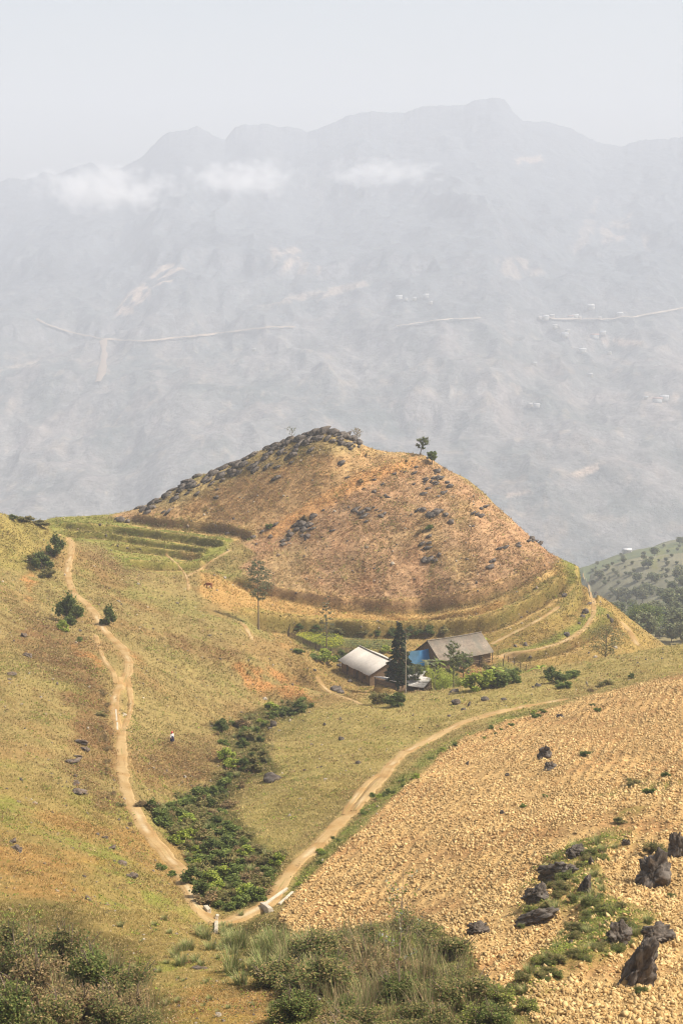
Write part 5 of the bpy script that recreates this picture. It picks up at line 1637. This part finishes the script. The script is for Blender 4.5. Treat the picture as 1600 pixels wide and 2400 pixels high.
# bushes standing alone by the left path
for px, py, w, hs, k, lab in ((165, 1462, 62, 1.35, 'dark', 'dark green bush spilling over the left edge of the path'), (180, 1450, 40, 1.2, 'mid', 'green bush behind the dark one at the left edge of the path'), (150, 1480, 34, 1.0, 'lime', 'yellowish low bush at the foot of the dark bush by the path'), (252, 1465, 42, 1.3, 'dark', 'round dark green bush alone on the right of the left path'), (128, 1304, 44, 1.4, 'dark', 'dark bush beside the top bend of the left path'), (100, 1335, 52, 1.0, 'dark', 'dark bush on the bank below the top bend, left of the path'), (82, 1318, 40, 0.9, 'olive', 'olive bush on the bank at the left of the top bend'), (112, 1352, 40, 0.8, 'olive', 'olive bush lowest on the bank below the top bend'), (186, 1504, 24, 0.7, 'mid', 'small green bush left of the path just below the dark bush'),
                              (60, 1222, 40, 0.5, 'olive', 'low bush on the skyline of the left hillside'), (95, 1232, 44, 0.5, 'olive', 'low bush on the skyline left of the green terraces'), (28, 1218, 30, 0.5, 'dark', 'low dark bush at the far left of the skyline'),
                              (355, 1905, 48, 0.8, 'dark', 'dark bush right of the left path at the upper gully edge'), (385, 1915, 44, 0.7, 'mid', 'green bush beside the dark one at the upper gully edge'), (330, 1890, 34, 0.7, 'brown', 'dry brown bush between the path and the gully edge'), (400, 2055, 34, 0.6, 'mid', 'small green bush left of the lower left path'), (378, 2040, 40, 0.7, 'mid', 'green bush above the lower left path bend'),
                              (700, 1672, 46, 0.8, 'dark', 'dark green bush under the orange earth bank'), (670, 1678, 40, 0.7, 'dark', 'dark bush left of another under the orange earth bank'), (640, 1682, 34, 0.7, 'mid', 'green bush at the head of the gully under the orange bank'), (518, 1715, 40, 1.0, 'dark', 'dark bush on the left rim of the upper gully'), (565, 1705, 40, 0.9, 'brown', 'brown bush on the rim at the head of the gully')):
    plant(SH[k], px, py, w, lab, None, hs)
for i in range(26):
    y = R.uniform(1600, 1960)
    x = np.interp(y, [1560, 1640, 1700, 1800, 1850, 1930], [255, 258, 262, 262, 268, 320]) - abs(R.gauss(0, 10)) - 8
    plant(SH[R.choice(['brown', 'brown', 'brown', 'olive'])], x, y, R.uniform(14, 28), 'low scrubby bush on the bank left of the path, ' + ('upper stretch' if y < 1690 else ('middle stretch' if y < 1810 else 'lower stretch')), 'low scrub along the left path', R.uniform(0.35, 0.6))
# field margin and green weeds on the plough
for i in range(34):
    t = R.random()
    x = np.interp(t, [0, .25, .5, .75, 1], [670, 770, 900, 1040, 1320])
    y = np.interp(t, [0, .25, .5, .75, 1], [2105, 1990, 1868, 1756, 1655]) + R.gauss(0, 7)
    plant(SH[R.choice(['mid', 'lime', 'mid', 'dark'])], x + R.gauss(0, 6), y, R.uniform(10, 24), 'small green weed on the margin between path and ploughed field, ' + ('lower end' if t < .33 else ('middle' if t < .66 else 'upper end')), 'weeds along the field margin', 0.6)
for px, py, w, k, lab in ((1402, 1668, 26, 'mid', 'small green bush high on the ploughed field'), (1388, 1656, 16, 'dark', 'tiny green plant beside the bush high on the ploughed field'), (1370, 1772, 30, 'dark', 'dark green bush right of the two boulders on the field'), (1276, 1868, 20, 'mid', 'small green plant below the two boulders on the field'), (1226, 1892, 24, 'mid', 'low green weed left of centre on the field'), (1480, 1842, 40, 'olive', 'olive scrub on the grassy ledge of the field'), (1520, 1860, 40, 'mid', 'green scrub along the right part of the grassy ledge'), (1450, 1930, 40, 'olive', 'olive scrub on the lower grassy ledge of the field'), (1560, 1822, 26, 'dark', 'dark small plant at the right end of the grassy ledge'), (1378, 2122, 52, 'mid', 'bright bush growing at the pale pointed boulder'), (1345, 2112, 40, 'dark', 'dark bush in the shade of the pale pointed boulder'), (1424, 2142, 46, 'mid', 'round green bush between the boulder chain and the squarish block'), (1300, 2256, 54, 'olive', 'olive bush in the grassy hollow left of the squarish block'), (1262, 2262, 44, 'mid', 'green bush at the left of the grassy hollow'), (1345, 2240, 40, 'olive', 'low olive bush in the middle of the grassy hollow'), (1485, 2180, 40, 'dark', 'green plants growing in the cleft above the tall leaning boulder'), (1530, 2000, 60, 'olive', 'grassy scrub capping the big boulder'), (1300, 2085, 44, 'olive', 'olive scrub between the stones of the boulder chain'), (1222, 2175, 26, 'mid', 'small green plant at the end of the long low slab'), (1570, 2105, 26, 'dark', 'dark plant at the right edge below the big boulder'), (1180, 2352, 90, 'mid', 'bright green weeds at the foot of the ploughed slope'), (1240, 2370, 70, 'lime', 'lime green weeds at the bottom edge of the ploughed slope'), (1130, 2320, 60, 'mid', 'green weeds where the thicket meets the ploughed slope'), (1500, 2330, 40, 'mid', 'green weeds at the foot of the tall leaning boulder')):
    plant(FG['lime' if k == 'mid' and R.random() < 0.4 else {'mid': 'dark', 'dark': 'dark', 'olive': 'olive', 'lime': 'lime'}[k]] if py > 1950 else SH[k], px, py, w, lab, None, 0.6)
# foreground: scrub at the lower left
for i, (px, py, w, hs, k) in enumerate(((60, 2300, 150, 1.0, 'olive'), (150, 2285, 150, 1.0, 'olive'), (100, 2350, 160, 0.9, 'brown'), (230, 2330, 150, 0.95, 'dark'), (300, 2350, 130, 0.95, 'olive'), (190, 2400, 170, 0.8, 'brown'), (40, 2400, 150, 0.9, 'dark'), (320, 2390, 120, 0.8, 'brown'), (260, 2410, 130, 0.8, 'olive'), (20, 2240, 110, 1.0, 'olive'), (110, 2440, 160, 0.8, 'olive'), (340, 2430, 110, 0.7, 'olive'))):
    where = 'upper edge' if py < 2310 else ('middle' if py < 2370 else 'bottom edge')
    side = 'far left' if px < 110 else ('left' if px < 220 else 'right part')
    plant(FG[k], px, py, w, {'olive': 'olive brown', 'brown': 'dry brown', 'dark': 'dark green', 'lime': 'yellowish green'}[k] + ' bush of the lower left thicket, ' + side + ' ' + where, 'bushes of the lower left thicket', hs)
# foreground: thicket at the bottom centre
def mound_grass(x, y):
    if R.random() < 0.5:
        plant(REED, x, y, R.uniform(22, 44), 'grass tuft on the grassy mound among the boulders, ' + ('upper part' if y < 2150 else 'lower part'), 'grass tufts among the boulders', R.uniform(0.5, 0.8))
    else:
        k = R.choice(['olive', 'dark', 'lime'])
        plant(FG[k], x, y, R.uniform(22, 50), {'olive': 'olive', 'dark': 'dark green', 'lime': 'yellow-green'}[k] + ' weed bush on the grassy mound among the boulders', 'weed bushes among the boulders', 0.55)
fill(MOUND, 70, 16, mound_grass)
def thick(x, y):
    k = R.choices(['olive', 'dark', 'lime', 'brown'], [5.5, 2, 1.6, 3])[0]
    plant(FG[k], x, y + 25, R.uniform(90, 160), {'olive': 'olive', 'brown': 'dry brown', 'dark': 'dark green', 'lime': 'yellow-green'}[k] + ' shrub of the bottom centre thicket, ' + ('beside the reeds' if x < 720 else ('behind the bare sapling' if x < 960 else 'next to the ploughed slope')), 'shrubs of the bottom centre thicket', R.uniform(0.5, 0.8))
fill([(680, 2230), (760, 2200), (880, 2185), (1000, 2180), (1080, 2230), (1130, 2330), (1180, 2400), (1150, 2450), (740, 2450), (690, 2360), (640, 2290)], 30, 46, thick)
for i in range(30):
    px, py = R.uniform(535, 740), 0
    py = R.uniform(2204, 2310) + (px - 560) * 0.12
    plant(REED, px, py, R.uniform(36, 78), 'tall grey-green grass clump ' + ('right at the path crossing' if py < 2225 else 'in the foreground left of the thicket'), 'tall grass below the path crossing', R.uniform(0.8, 1.2))
for i in range(60):
    px = R.uniform(670, 1140)
    plant(STALK, px, R.uniform(2215, 2400) + max(0, 640 - px) * -0.3, R.uniform(50, 110), 'dry thin stalks standing out of the bottom centre thicket, ' + ('reed side' if px < 720 else ('middle' if px < 950 else 'field side')), 'dry stalks in the bottom centre thicket', R.uniform(0.8, 1.3))
for i in range(34):
    px = R.uniform(20, 360)
    plant(STALK, px, R.uniform(2235, 2400) + max(0, px - 180) * 0.15, R.uniform(50, 110), 'dry thin stalks standing out of the lower left thicket, ' + ('edge side' if px < 180 else 'open side'), 'dry stalks in the lower left thicket', R.uniform(0.8, 1.3))
for i in range(60):
    px = R.uniform(60, 640)
    plant(REED, px, R.uniform(2150, 2390), R.uniform(12, 26), 'small tuft of grass on the open foreground slope, ' + ('left part' if px < 350 else 'right part'), 'small grass tufts on the foreground slope', R.uniform(0.5, 0.9))
for i in range(16):
    px, py = R.uniform(400, 545), R.uniform(2190, 2270)
    plant(REED, px, py, R.uniform(26, 50), 'short grass clump on the near side of the left path end', 'short grass below the left path', R.uniform(0.7, 1.0))

# ---------------------------------------------------------------- TREES
def tree(name, label, px, py, top, seed, cat='tree', ymin=0, group=None, hh=None, **kw):
    g = hit(px, py, ymin * S)
    h = hh or (py - top) * g[1] / F * 1.02
    t = thing(name, label, cat, tuple(g), 0, group)
    q = g[1] / F
    rad = kw.pop('radpx')
    rf = kw.pop('prof', lambda u: 1.0)
    tree_parts(t, seed, h, kw.pop('base', 0.4), (lambda u: rad * q * rf(u)), kw.pop('tr', 0.12), kw.pop('nbr', 30), kw.pop('per', 60), kw.pop('leaf', 0.16), kw.pop('cols', G_GREY), **kw)
    return t
cone = lambda u: max(0.08, 1 - u) ** 0.8
oval = lambda u: math.sin(PI * min(1, 0.12 + 0.85 * u)) ** 0.7
tree('conifer', 'tall dark conifer standing between the two farmhouses', 934, 1622, 1452, 901, ymin=205, radpx=36, prof=lambda u: 0.10 + 0.9 * (1 - u) ** 0.75 * min(1, 0.55 + u * 3), base=0.12, tr=0.24, nbr=160, per=80, leaf=0.18, cols=[(0.035, 0.055, 0.022), (0.05, 0.07, 0.03), (0.025, 0.04, 0.018)], rise=0.15, droop=0.45, cluster=0.16, aspect=2.6)
tree('thin_tree', 'tall thin sparse tree with a bare trunk at the left end of the strip field', 606, 1476, 1308, 903, radpx=33, base=0.42, tr=0.17, nbr=34, per=42, leaf=0.2, cols=G_GREY + [(0.10, 0.11, 0.05)], prof=oval, rise=0.25, cluster=0.4, wig=0.01)
tree('thin_tree', 'thin sparse tree rising from the yellow-flowered garden', 765, 1522, 1392, 905, radpx=25, base=0.22, tr=0.14, nbr=30, per=36, leaf=0.17, cols=G_GREY + [(0.12, 0.09, 0.06)], prof=lambda u: 0.25 + 0.75 * (1 - u), rise=0.1, cluster=0.35, wig=0.01)
tree('bare_sapling', 'tall pale bare-stemmed sapling in front of the conifer', 950, 1636, 1468, 907, ymin=200, radpx=14, base=0.45, tr=0.10, nbr=16, per=14, leaf=0.14, cols=G_GREY, bark=(0.36, 0.31, 0.25), rise=0.9, wig=0.006)
tree('yard_tree', 'grey-green slender tree in front of the grey-roofed farmhouse', 1062, 1622, 1498, 909, ymin=205, radpx=24, base=0.3, tr=0.12, nbr=34, per=70, leaf=0.15, cols=G_DARK + G_GREY, prof=oval, rise=0.6)
tree('yard_tree', 'slender young tree at the left of the bamboo', 1018, 1630, 1540, 911, ymin=205, radpx=10, base=0.35, tr=0.08, nbr=16, per=34, leaf=0.13, cols=G_GREY, rise=0.8, bark=(0.30, 0.26, 0.2))
tree('yard_tree', 'bushy tree half covering the grey farmhouse wall', 1085, 1598, 1530, 913, ymin=205, radpx=28, base=0.25, tr=0.12, nbr=34, per=70, leaf=0.15, cols=G_GREY + G_MID, prof=oval, rise=0.5)
tree('yard_tree', 'dark leafy tree below the blue tarpaulin', 972, 1612, 1556, 915, ymin=205, radpx=22, base=0.3, tr=0.12, nbr=30, per=70, leaf=0.15, cols=G_DARK + G_GREY, prof=oval, rise=0.4)
tree('sparse_tree', 'wide sparse grey tree on the lower right terrace', 1417, 1562, 1468, 917, ymin=205, radpx=44, base=0.2, tr=0.14, nbr=42, per=22, leaf=0.16, cols=G_GREY + G_OLIVE, prof=oval, rise=0.6, cluster=0.3)
tree('hilltop_tree', 'spindly small tree on the skyline left of the summit rocks', 684, 1034, 1008, 919, ymin=230, radpx=12, base=0.35, tr=0.07, nbr=10, per=16, leaf=0.16, cols=G_GREY, rise=1.0)
tree('hilltop_tree', 'small bare brownish bush-tree at the right of the summit rocks', 836, 1036, 1006, 921, ymin=230, radpx=11, base=0.15, tr=0.10, nbr=26, per=26, leaf=0.13, cols=G_BROWN + G_OLIVE, rise=0.9, prof=oval)
tree('hilltop_tree', 'leaning ragged dark tree on the right shoulder of the knoll', 984, 1066, 1028, 923, ymin=230, radpx=15, base=0.3, tr=0.13, nbr=16, per=85, leaf=0.2, cols=G_DARK + G_GREY, rise=0.5, lean=(1.1, 0), cluster=0.45, prof=oval)
tree('hilltop_tree', 'rounded bright green small tree on the shoulder skyline of the knoll', 1012, 1088, 1060, 925, ymin=230, radpx=12, base=0.3, tr=0.12, nbr=24, per=130, leaf=0.2, cols=G_MID, rise=0.5, prof=oval)
for px, py, w, hs, k, lab in ((1006, 1240, 26, 0.6, 'mid', 'small flat-topped green tree on the knoll face'), (630, 1240, 22, 1.0, 'mid', 'small green bush at the left foot of the knoll face'), (715, 1222, 26, 0.9, 'brown', 'dark brown bush on the broken rocky band'), (846, 1132, 26, 0.6, 'brown', 'rusty brown bush high on the knoll face'), (952, 1082, 10, 0.9, 'brown', 'tiny dark bush on the flat shoulder of the knoll'), (857, 1070, 12, 1.0, 'brown', 'small orange-brown bush below the summit rocks'), (985, 1250, 24, 0.7, 'brown', 'dead brown bush left of the small green tree on the knoll'),
                              (860, 1668, 0, 0, 'mid', '')):
    if w: plant(SH[k], px, py, w, lab, None, hs, ymin=230)
# farmyard greenery
def clump(name, cat, label, px, py, hpx, wpx, fn, ymin=205):
    g = hit(px, py, ymin * S)
    q = g[1] / F
    t = thing(name, label, cat, tuple(g))
    fn(t, hpx * q, wpx * q)
clump('bamboo_clump', 'bamboo', 'feathery yellow-green bamboo clump right of the animal pen', 1036, 1622, 66, 36, lambda t, h, w: bamboo_parts(t, 931, h * 1.15, w * 1.2, 46, 6500, 0.085, [(0.40, 0.46, 0.07), (0.46, 0.48, 0.10), (0.30, 0.37, 0.06)]))
clump('bamboo_clump', 'bamboo', 'smaller yellow-green bamboo clump behind the pale flat rock', 1082, 1618, 46, 22, lambda t, h, w: bamboo_parts(t, 933, h, w, 30, 3600, 0.075, G_LIME + G_MID))
for i, (px, py, h, lab) in enumerate(((1263, 1596, 50, 'banana plant standing alone left of the dark grass bank'), (1000, 1578, 44, 'tall banana plant between the conifer and the grey-roofed farmhouse'), (985, 1592, 38, 'banana plant nearest the conifer'), (1025, 1575, 40, 'banana plant against the grey roof, right of the tallest'), (1160, 1592, 40, 'banana plant among the bushes below the porch'), (1145, 1604, 30, 'low banana plant in front of the porch bushes'), (1128, 1508, 22, 'banana plant behind the right end of the grey roof'), (960, 1586, 34, 'banana plant beside the blue tarpaulin'), (1190, 1590, 30, 'banana plant at the right end of the porch bushes'))):
    clump('banana_plant', 'banana plant', lab, px, py, h, 0, lambda t, hh, w, i=i: banana_parts(t, 940 + i, hh, 9, [G_MID, G_GREY, G_DARK][i % 3] if i not in (0, 4, 6) else G_LIME), 205 if i != 6 else 233)
for px, py, w, hs, k, lab in ((885, 1650, 46, 1.0, 'olive', 'olive bush on the spur crest below the farmhouse'), (925, 1656, 52, 0.9, 'dark', 'dark green bush on the spur crest below the lean-to'), (905, 1642, 30, 1.0, 'olive', 'small bush between two larger ones below the farmhouse'), (1110, 1618, 66, 0.9, 'lime', 'bright yellow-green bush below the porch'), (1140, 1612, 60, 0.9, 'lime', 'bright green bush right of the yellow-green one below the porch'), (1175, 1608, 62, 1.0, 'mid', 'green bush under the leaning post'), (1200, 1600, 46, 0.9, 'mid', 'green bush at the start of the rail fence'), (1150, 1580, 40, 0.9, 'olive', 'olive bush at the corner of the porch'), (1130, 1560, 26, 1.3, 'brown', 'dry brown stalks beside the porch post'), (1210, 1580, 24, 0.8, 'dark', 'dark bush behind the rail fence'),
                              (1305, 1600, 50, 0.6, 'dark', 'dark green scrub on the bank right of the lone banana plant'), (1330, 1590, 50, 0.5, 'mid', 'green scrub on the bank sloping toward the pale path'), (1290, 1585, 40, 0.7, 'dark', 'dark scrub at the top left of the grass bank'), (1345, 1582, 36, 0.4, 'dark', 'low dark scrub at the right tip of the grass bank'), (1320, 1612, 40, 0.6, 'mid', 'green scrub at the foot of the grass bank'),
                              (700, 1532, 34, 0.5, 'mid', 'low green weeds outside the garden fence'), (735, 1545, 38, 0.6, 'mid', 'green weeds along the lower garden fence'), (765, 1556, 44, 1.1, 'lime', 'bright green bush at the corner of the garden fences'), (800, 1548, 36, 0.9, 'dark', 'dark bush behind the sheet-roofed farmhouse'), (825, 1535, 30, 0.8, 'olive', 'olive bush against the back garden fence'), (905, 1530, 30, 0.8, 'lime', 'lime green bush beyond the ridge of the sheet roof'),
                              (920, 1492, 34, 0.7, 'dark', 'dark hedge bush on the terrace bank left of the conifer'), (960, 1490, 40, 0.7, 'dark', 'dark hedge bush on the terrace bank right of the conifer'), (1000, 1486, 40, 0.7, 'dark', 'dark hedge bush on the terrace bank above the grey roof'), (1040, 1482, 40, 0.6, 'olive', 'olive hedge bush on the terrace bank above the grey roof'), (880, 1490, 30, 0.6, 'dark', 'dark hedge bush on the bank above the crop rows'), (850, 1486, 30, 0.5, 'olive', 'olive hedge bush on the bank above the crop rows'), (700, 1474, 30, 0.5, 'dark', 'dark hedge bush on the bank above the yellow flowers'), (740, 1478, 34, 0.5, 'dark', 'dark hedge bush above the middle of the yellow flowers'), (790, 1480, 34, 0.5, 'olive', 'olive hedge bush on the bank right of the yellow flowers'),
                              (1235, 1645, 22, 0.4, 'olive', 'low scrub on the spur beyond the path end'), (1420, 1605, 40, 0.5, 'olive', 'olive scrub where the ploughed field meets the spur'), (1480, 1590, 22, 0.7, 'dark', 'dark little bush at the top edge of the ploughed field'), (1385, 1620, 26, 0.4, 'brown', 'brown scrub at the top edge of the ploughed field')):
    plant(SH[k], px, py, w, lab, None, hs, ymin=170 if py > 1640 else 150)
# garden: yellow-flowering mustard and rows of young crops
def field_plants(name, label, cat, poly, n, cols, hgt, leaf, rows=None):
    rng = np.random.default_rng(n)
    p = np.array(poly, float)
    pts = []
    while len(pts) < n:
        x, y = rng.uniform(p[:, 0].min(), p[:, 0].max()), rng.uniform(p[:, 1].min(), p[:, 1].max())
        if rows: y = p[:, 1].min() + rows * round((y - p[:, 1].min()) / rows) + rng.normal(0, 0.4) + 0.05 * (x - p[:, 0].min())
        if poly_sdf(np.array([x]), np.array([y]), p)[0] > 0: continue
        g = hit(x, y, 205 * S)
        if g is not None: pts.append(g)
    pts = np.repeat(np.array(pts), 6, 0)
    q = rng.uniform(0.05, 1, len(pts))
    pts = pts + rng.normal(0, 0.14, pts.shape) * np.array([1, 1, 0]) + np.array([0, 0, 1]) * (hgt * q)[:, None]
    V, f = leaf_quads(pts, leaf, rng)
    c = pick(cols[0], len(pts), rng)
    top = np.repeat(q > 0.55, 4)
    c2 = pick(cols[1], len(pts), rng)
    c[top] = c2[top]
    link(name, new_mesh(name, V, [f], M_LEAF, c), None, label, cat, None, 'stuff')
field_plants('mustard_flowers', 'yellow flowering mustard in the fenced garden', 'flowers', [(692, 1492), (720, 1486), (800, 1494), (808, 1512), (780, 1524), (720, 1508)], 900, (G_MID, [(0.55, 0.52, 0.05), (0.42, 0.45, 0.06), (0.20, 0.25, 0.05)]), 0.8, 0.13)
field_plants('crop_rows', 'young green crops in rows between the garden and the conifer', 'crops', [(805, 1494), (918, 1502), (918, 1522), (810, 1518)], 700, (G_GREY, [(0.20, 0.26, 0.12), (0.24, 0.27, 0.10)]), 0.35, 0.10, 4.5)
# foreground sapling, its few leaves large because it stands near
def sapling():
    g = hit(936, 2345)
    t = thing('sapling', 'thin sapling with few scattered leaves rising before the ploughed slope', 'sapling', tuple(g))
    q = g[1] / F
    rng = np.random.default_rng(77)
    mb, pts = MB(), []
    H_ = 350 * q
    st = np.array([(0, 0, -0.2), (-0.05, 0, H_ * .3), (0.05, 0, H_ * .6), (0.12, 0.05, H_)])
    mb.tube(resample(st, 0.3), np.linspace(0.045, 0.008, len(resample(st, 0.3))), 6, (0.32, 0.24, 0.16))
    for k in range(22):
        t_ = rng.uniform(0.25, 0.98)
        o = np.array([np.interp(t_, [0, .3, .6, 1], st[:, i]) for i in range(3)])
        a, L = rng.uniform(0, 2 * PI), rng.uniform(0.5, 1.9) * (1.15 - 0.7 * t_)
        e = o + np.array([math.cos(a) * L, math.sin(a) * L * 0.7, L * rng.uniform(0.2, 1.0)])
        mb.tube([o, (o + e) / 2 + rng.normal(0, 0.05, 3), e], [0.014, 0.009, 0.004], 4, (0.30, 0.24, 0.15))
        m = rng.integers(6, 14)
        w = rng.uniform(0.3, 1.05, (m, 1))
        pts.append(o + (e - o) * w + rng.normal(0, 0.06, (m, 3)))
    p = np.concatenate(pts)
    V, f = leaf_quads(p, 0.075, rng, 2.2, 0.1)
    link('leaves', new_mesh('leaves', V, [f], M_LEAF, pick([(0.24, 0.30, 0.05), (0.16, 0.21, 0.05), (0.33, 0.34, 0.22), (0.30, 0.31, 0.27), (0.28, 0.32, 0.08)], len(p), rng)), t)
    link('stem', mb.mesh('stem', M_BARK, True), t)
sapling()
# spur across the side valley: wood and scattered trees, haze painted into their paler leaf colours
WT = [proto('woodland_tree', 'tree', lambda t, k=k: tree_parts(t, 960 + k, 7.0, 0.18, lambda u: 3.0 * oval(u), 0.18, 26, 26, 0.55, [[(0.18, 0.205, 0.095), (0.22, 0.23, 0.12)], [(0.15, 0.17, 0.085), (0.19, 0.205, 0.10)], [(0.23, 0.23, 0.125), (0.18, 0.195, 0.10)]][k], rise=0.5, cluster=0.5)) for k in range(3)]
def wood(x, y):
    g = hit(x, y, 300 * S)
    if g is None: return
    s = R.uniform(0.6, 1.25) * min(1.3, 0.55 + g[1] / 1400)
    dup(WT[R.randrange(3)], (g[0], g[1], g[2] - 0.2), (0, 0, R.uniform(0, 6.28)), (s, s, s * R.uniform(0.8, 1.2)), 'leafy tree of the hazy wood on the right, ' + ('near the bottom of the wood' if y > 1450 else ('middle of the wood' if y > 1400 else 'upper edge of the wood')), 'trees of the wood on the right')
fill([(1600, 1350), (1560, 1400), (1470, 1400), (1430, 1440), (1450, 1500), (1640, 1520), (1680, 1400)], 60, 17, wood)
def scat(x, y):
    g = hit(x, y, 300 * S)
    if g is None: return
    s = R.choice([0.25, 0.3, 0.35, 0.4, 0.5, 0.8])
    dup(WT[R.randrange(3)], (g[0], g[1], g[2] - 0.2), (0, 0, R.uniform(0, 6.28)), (s * 1.2, s * 1.2, s), 'small scattered tree on the grey far slope behind the right terraces, ' + ('lower part' if y > 1350 else ('upper part' if y < 1310 else 'middle part')), 'scattered trees on the far right slope')
fill([(1340, 1310), (1440, 1290), (1640, 1260), (1640, 1360), (1540, 1395), (1420, 1410), (1370, 1350)], 85, 8, scat)
g = hit(1512, 1492, 300 * S)
if g is not None:
    q = g[1] / F
    t = thing('round_tree', 'large rounded green tree beside the foot of the right skyline', 'tree', (g[0], g[1], g[2]))
    tree_parts(t, 971, 74 * q, 0.15, lambda u: 40 * q * oval(u), 0.3, 60, 60, 0.36, G_MID + [(0.10, 0.14, 0.045)], rise=0.35, cluster=0.5)

# ---------------------------------------------------------------- FAR VILLAGE
M_WALLP = attr_mat('pale_wall', 0.9, ((0.4, 0.9, 1.1),))
def far_house_parts(t, w, d, h, wc, rc):
    b = MB()
    b.box((0, 0, h / 2 - 2), (w, d, h + 4), None, wc)
    link('wall', b.mesh('wall', M_WALLP), t)
    V = np.array([(-w * .55, -d * .65, h - .4), (w * .55, -d * .65, h - .4), (w * .55, d * .65, h - .4), (-w * .55, d * .65, h - .4), (-w * .55, 0, h + d * .32), (w * .55, 0, h + d * .32)])
    f4 = np.array([[0, 1, 5, 4], [2, 3, 4, 5], [0, 3, 2, 1]])
    link('roof', new_mesh('roof', V, [f4, np.array([[1, 2, 5], [3, 0, 4]])], M_WALLP, rc), t)
VH = []
for k, (w, d, h, wc, rc) in enumerate(((13, 8, 5, (0.5, 0.48, 0.44), (0.55, 0.55, 0.55)), (10, 7, 4, (0.45, 0.41, 0.34), (0.42, 0.41, 0.40)), (16, 8, 6, (0.5, 0.5, 0.48), (0.36, 0.24, 0.2)))):
    VH.append(proto('village_house', 'house', lambda t, a=(w, d, h, wc, rc): far_house_parts(t, *a)))
for i, (px, py, k) in enumerate(((1393, 728, 0), (1272, 749, 1), (1286, 750, 0), (1300, 749, 1), (1345, 748, 2), (1356, 749, 0), (1366, 751, 1), (1415, 752, 1), (1461, 742, 0), (1310, 772, 1), (1334, 798, 0), (1340, 786, 1), (1375, 828, 0), (1424, 788, 0), (1404, 794, 2), (1262, 856, 1), (1271, 955, 0), (1252, 957, 1), (1576, 939, 0), (1560, 944, 2), (1530, 936, 1), (936, 702, 0), (952, 706, 1), (972, 704, 1), (1000, 702, 0), (1010, 712, 1), (590, 822, 1), (1395, 884, 1), (1440, 830, 1))):
    p = mhit(px, py)
    where = 'above the road' if py < 740 else ('along the road' if py < 760 else ('below the road' if py < 900 else 'on the lower slope'))
    if px < 1100: where = 'of the small hamlet in the middle of the mountainside' if px > 900 else 'alone below the road on the left'
    dup(VH[k], (p[0], p[1] - 4, p[2] + 1), (0, 0, R.uniform(-0.4, 0.4)), R.uniform(0.9, 1.35), ('tiny white far house ' if k == 0 else ('tiny pale tan-walled far house ' if k == 1 else 'tiny far house with reddish roof ')) + where, 'far houses on the mountainside')
g = hit(1468, 1296, 500)
if g is not None:
    dup(VH[0], tuple(g), (0, 0, 0.3), 0.5, 'small white house alone at the top of the far right slope', 'far houses on the mountainside')

# ---------------------------------------------------------------- CLOUDS drifting before the mountain
def cloud(label, px, py, wpx, hpx, Y, seed, dens):
    a, d = ad(px, py)
    c = (float(a) * Y, Y, -float(d) * Y)
    q = Y / F
    m = bpy.data.materials.new('cloud_mist')
    m.use_nodes = True
    nt = m.node_tree
    nt.nodes.remove(nt.nodes['Principled BSDF'])
    tc = nd(nt, 'ShaderNodeTexCoord')
    ln = nd(nt, 'ShaderNodeVectorMath', operation='LENGTH')
    nt.links.new(tc.outputs['Object'], ln.inputs[0])
    mp = nd(nt, 'ShaderNodeMapping')
    mp.inputs['Scale'].default_value = (4.2, 1.6, 1.7)
    mp.inputs['Location'].default_value = (seed, seed * 0.7, 0)
    nt.links.new(tc.outputs['Object'], mp.inputs[0])
    nz = nd(nt, 'ShaderNodeTexNoise', Scale=1.0, Detail=6, Roughness=0.65)
    nt.links.new(mp.outputs[0], nz.inputs['Vector'])
    r = nd(nt, 'ShaderNodeMapRange')
    r.inputs[1].default_value, r.inputs[2].default_value, r.inputs[3].default_value, r.inputs[4].default_value = 0.15, 1.0, 1.0, 0.0
    nt.links.new(ln.outputs['Value'], r.inputs[0])
    ma = nd(nt, 'ShaderNodeMath', operation='MULTIPLY_ADD')
    nt.links.new(nz.outputs['Fac'], ma.inputs[0])
    ma.inputs[1].default_value = 3.2
    ma.inputs[2].default_value = -1.85
    ad_ = nd(nt, 'ShaderNodeMath', operation='ADD')
    nt.links.new(r.outputs[0], ad_.inputs[0])
    nt.links.new(ma.outputs[0], ad_.inputs[1])
    r2 = nd(nt, 'ShaderNodeMapRange')
    r2.inputs[1].default_value, r2.inputs[2].default_value, r2.inputs[3].default_value, r2.inputs[4].default_value = 0.0, 0.95, 0.0, dens
    nt.links.new(ad_.outputs[0], r2.inputs[0])
    pv = nd(nt, 'ShaderNodeVolumePrincipled')
    pv.inputs['Color'].default_value = (0.99, 0.99, 0.99, 1)
    nt.links.new(r2.outputs[0], pv.inputs['Density'])
    nt.links.new(pv.outputs[0], nt.nodes['Material Output'].inputs['Volume'])
    bm = bmesh.new()
    bmesh.ops.create_icosphere(bm, subdivisions=4, radius=1.0)
    me = bpy.data.meshes.new('cloud')
    bm.to_mesh(me)
    bm.free()
    me.materials.append(m)
    o = link('cloud', me, None, label, 'cloud')
    o.location = c
    o.scale = (wpx * q, 260, hpx * q)
cloud('large soft white cloud bank before the left end of the ridge', 240, 442, 195, 66, 5000, 3.1, 0.011)
cloud('white cloud wisp below the jagged peak left of centre', 572, 417, 150, 54, 5000, 7.7, 0.008)
cloud('thin faint cloud wisp in front of the middle of the ridge', 895, 405, 160, 40, 5000, 12.3, 0.006)

for p in PROTOS + WT + VH:
    for ch in list(p.children):
        bpy.data.objects.remove(ch)
    bpy.data.objects.remove(p)
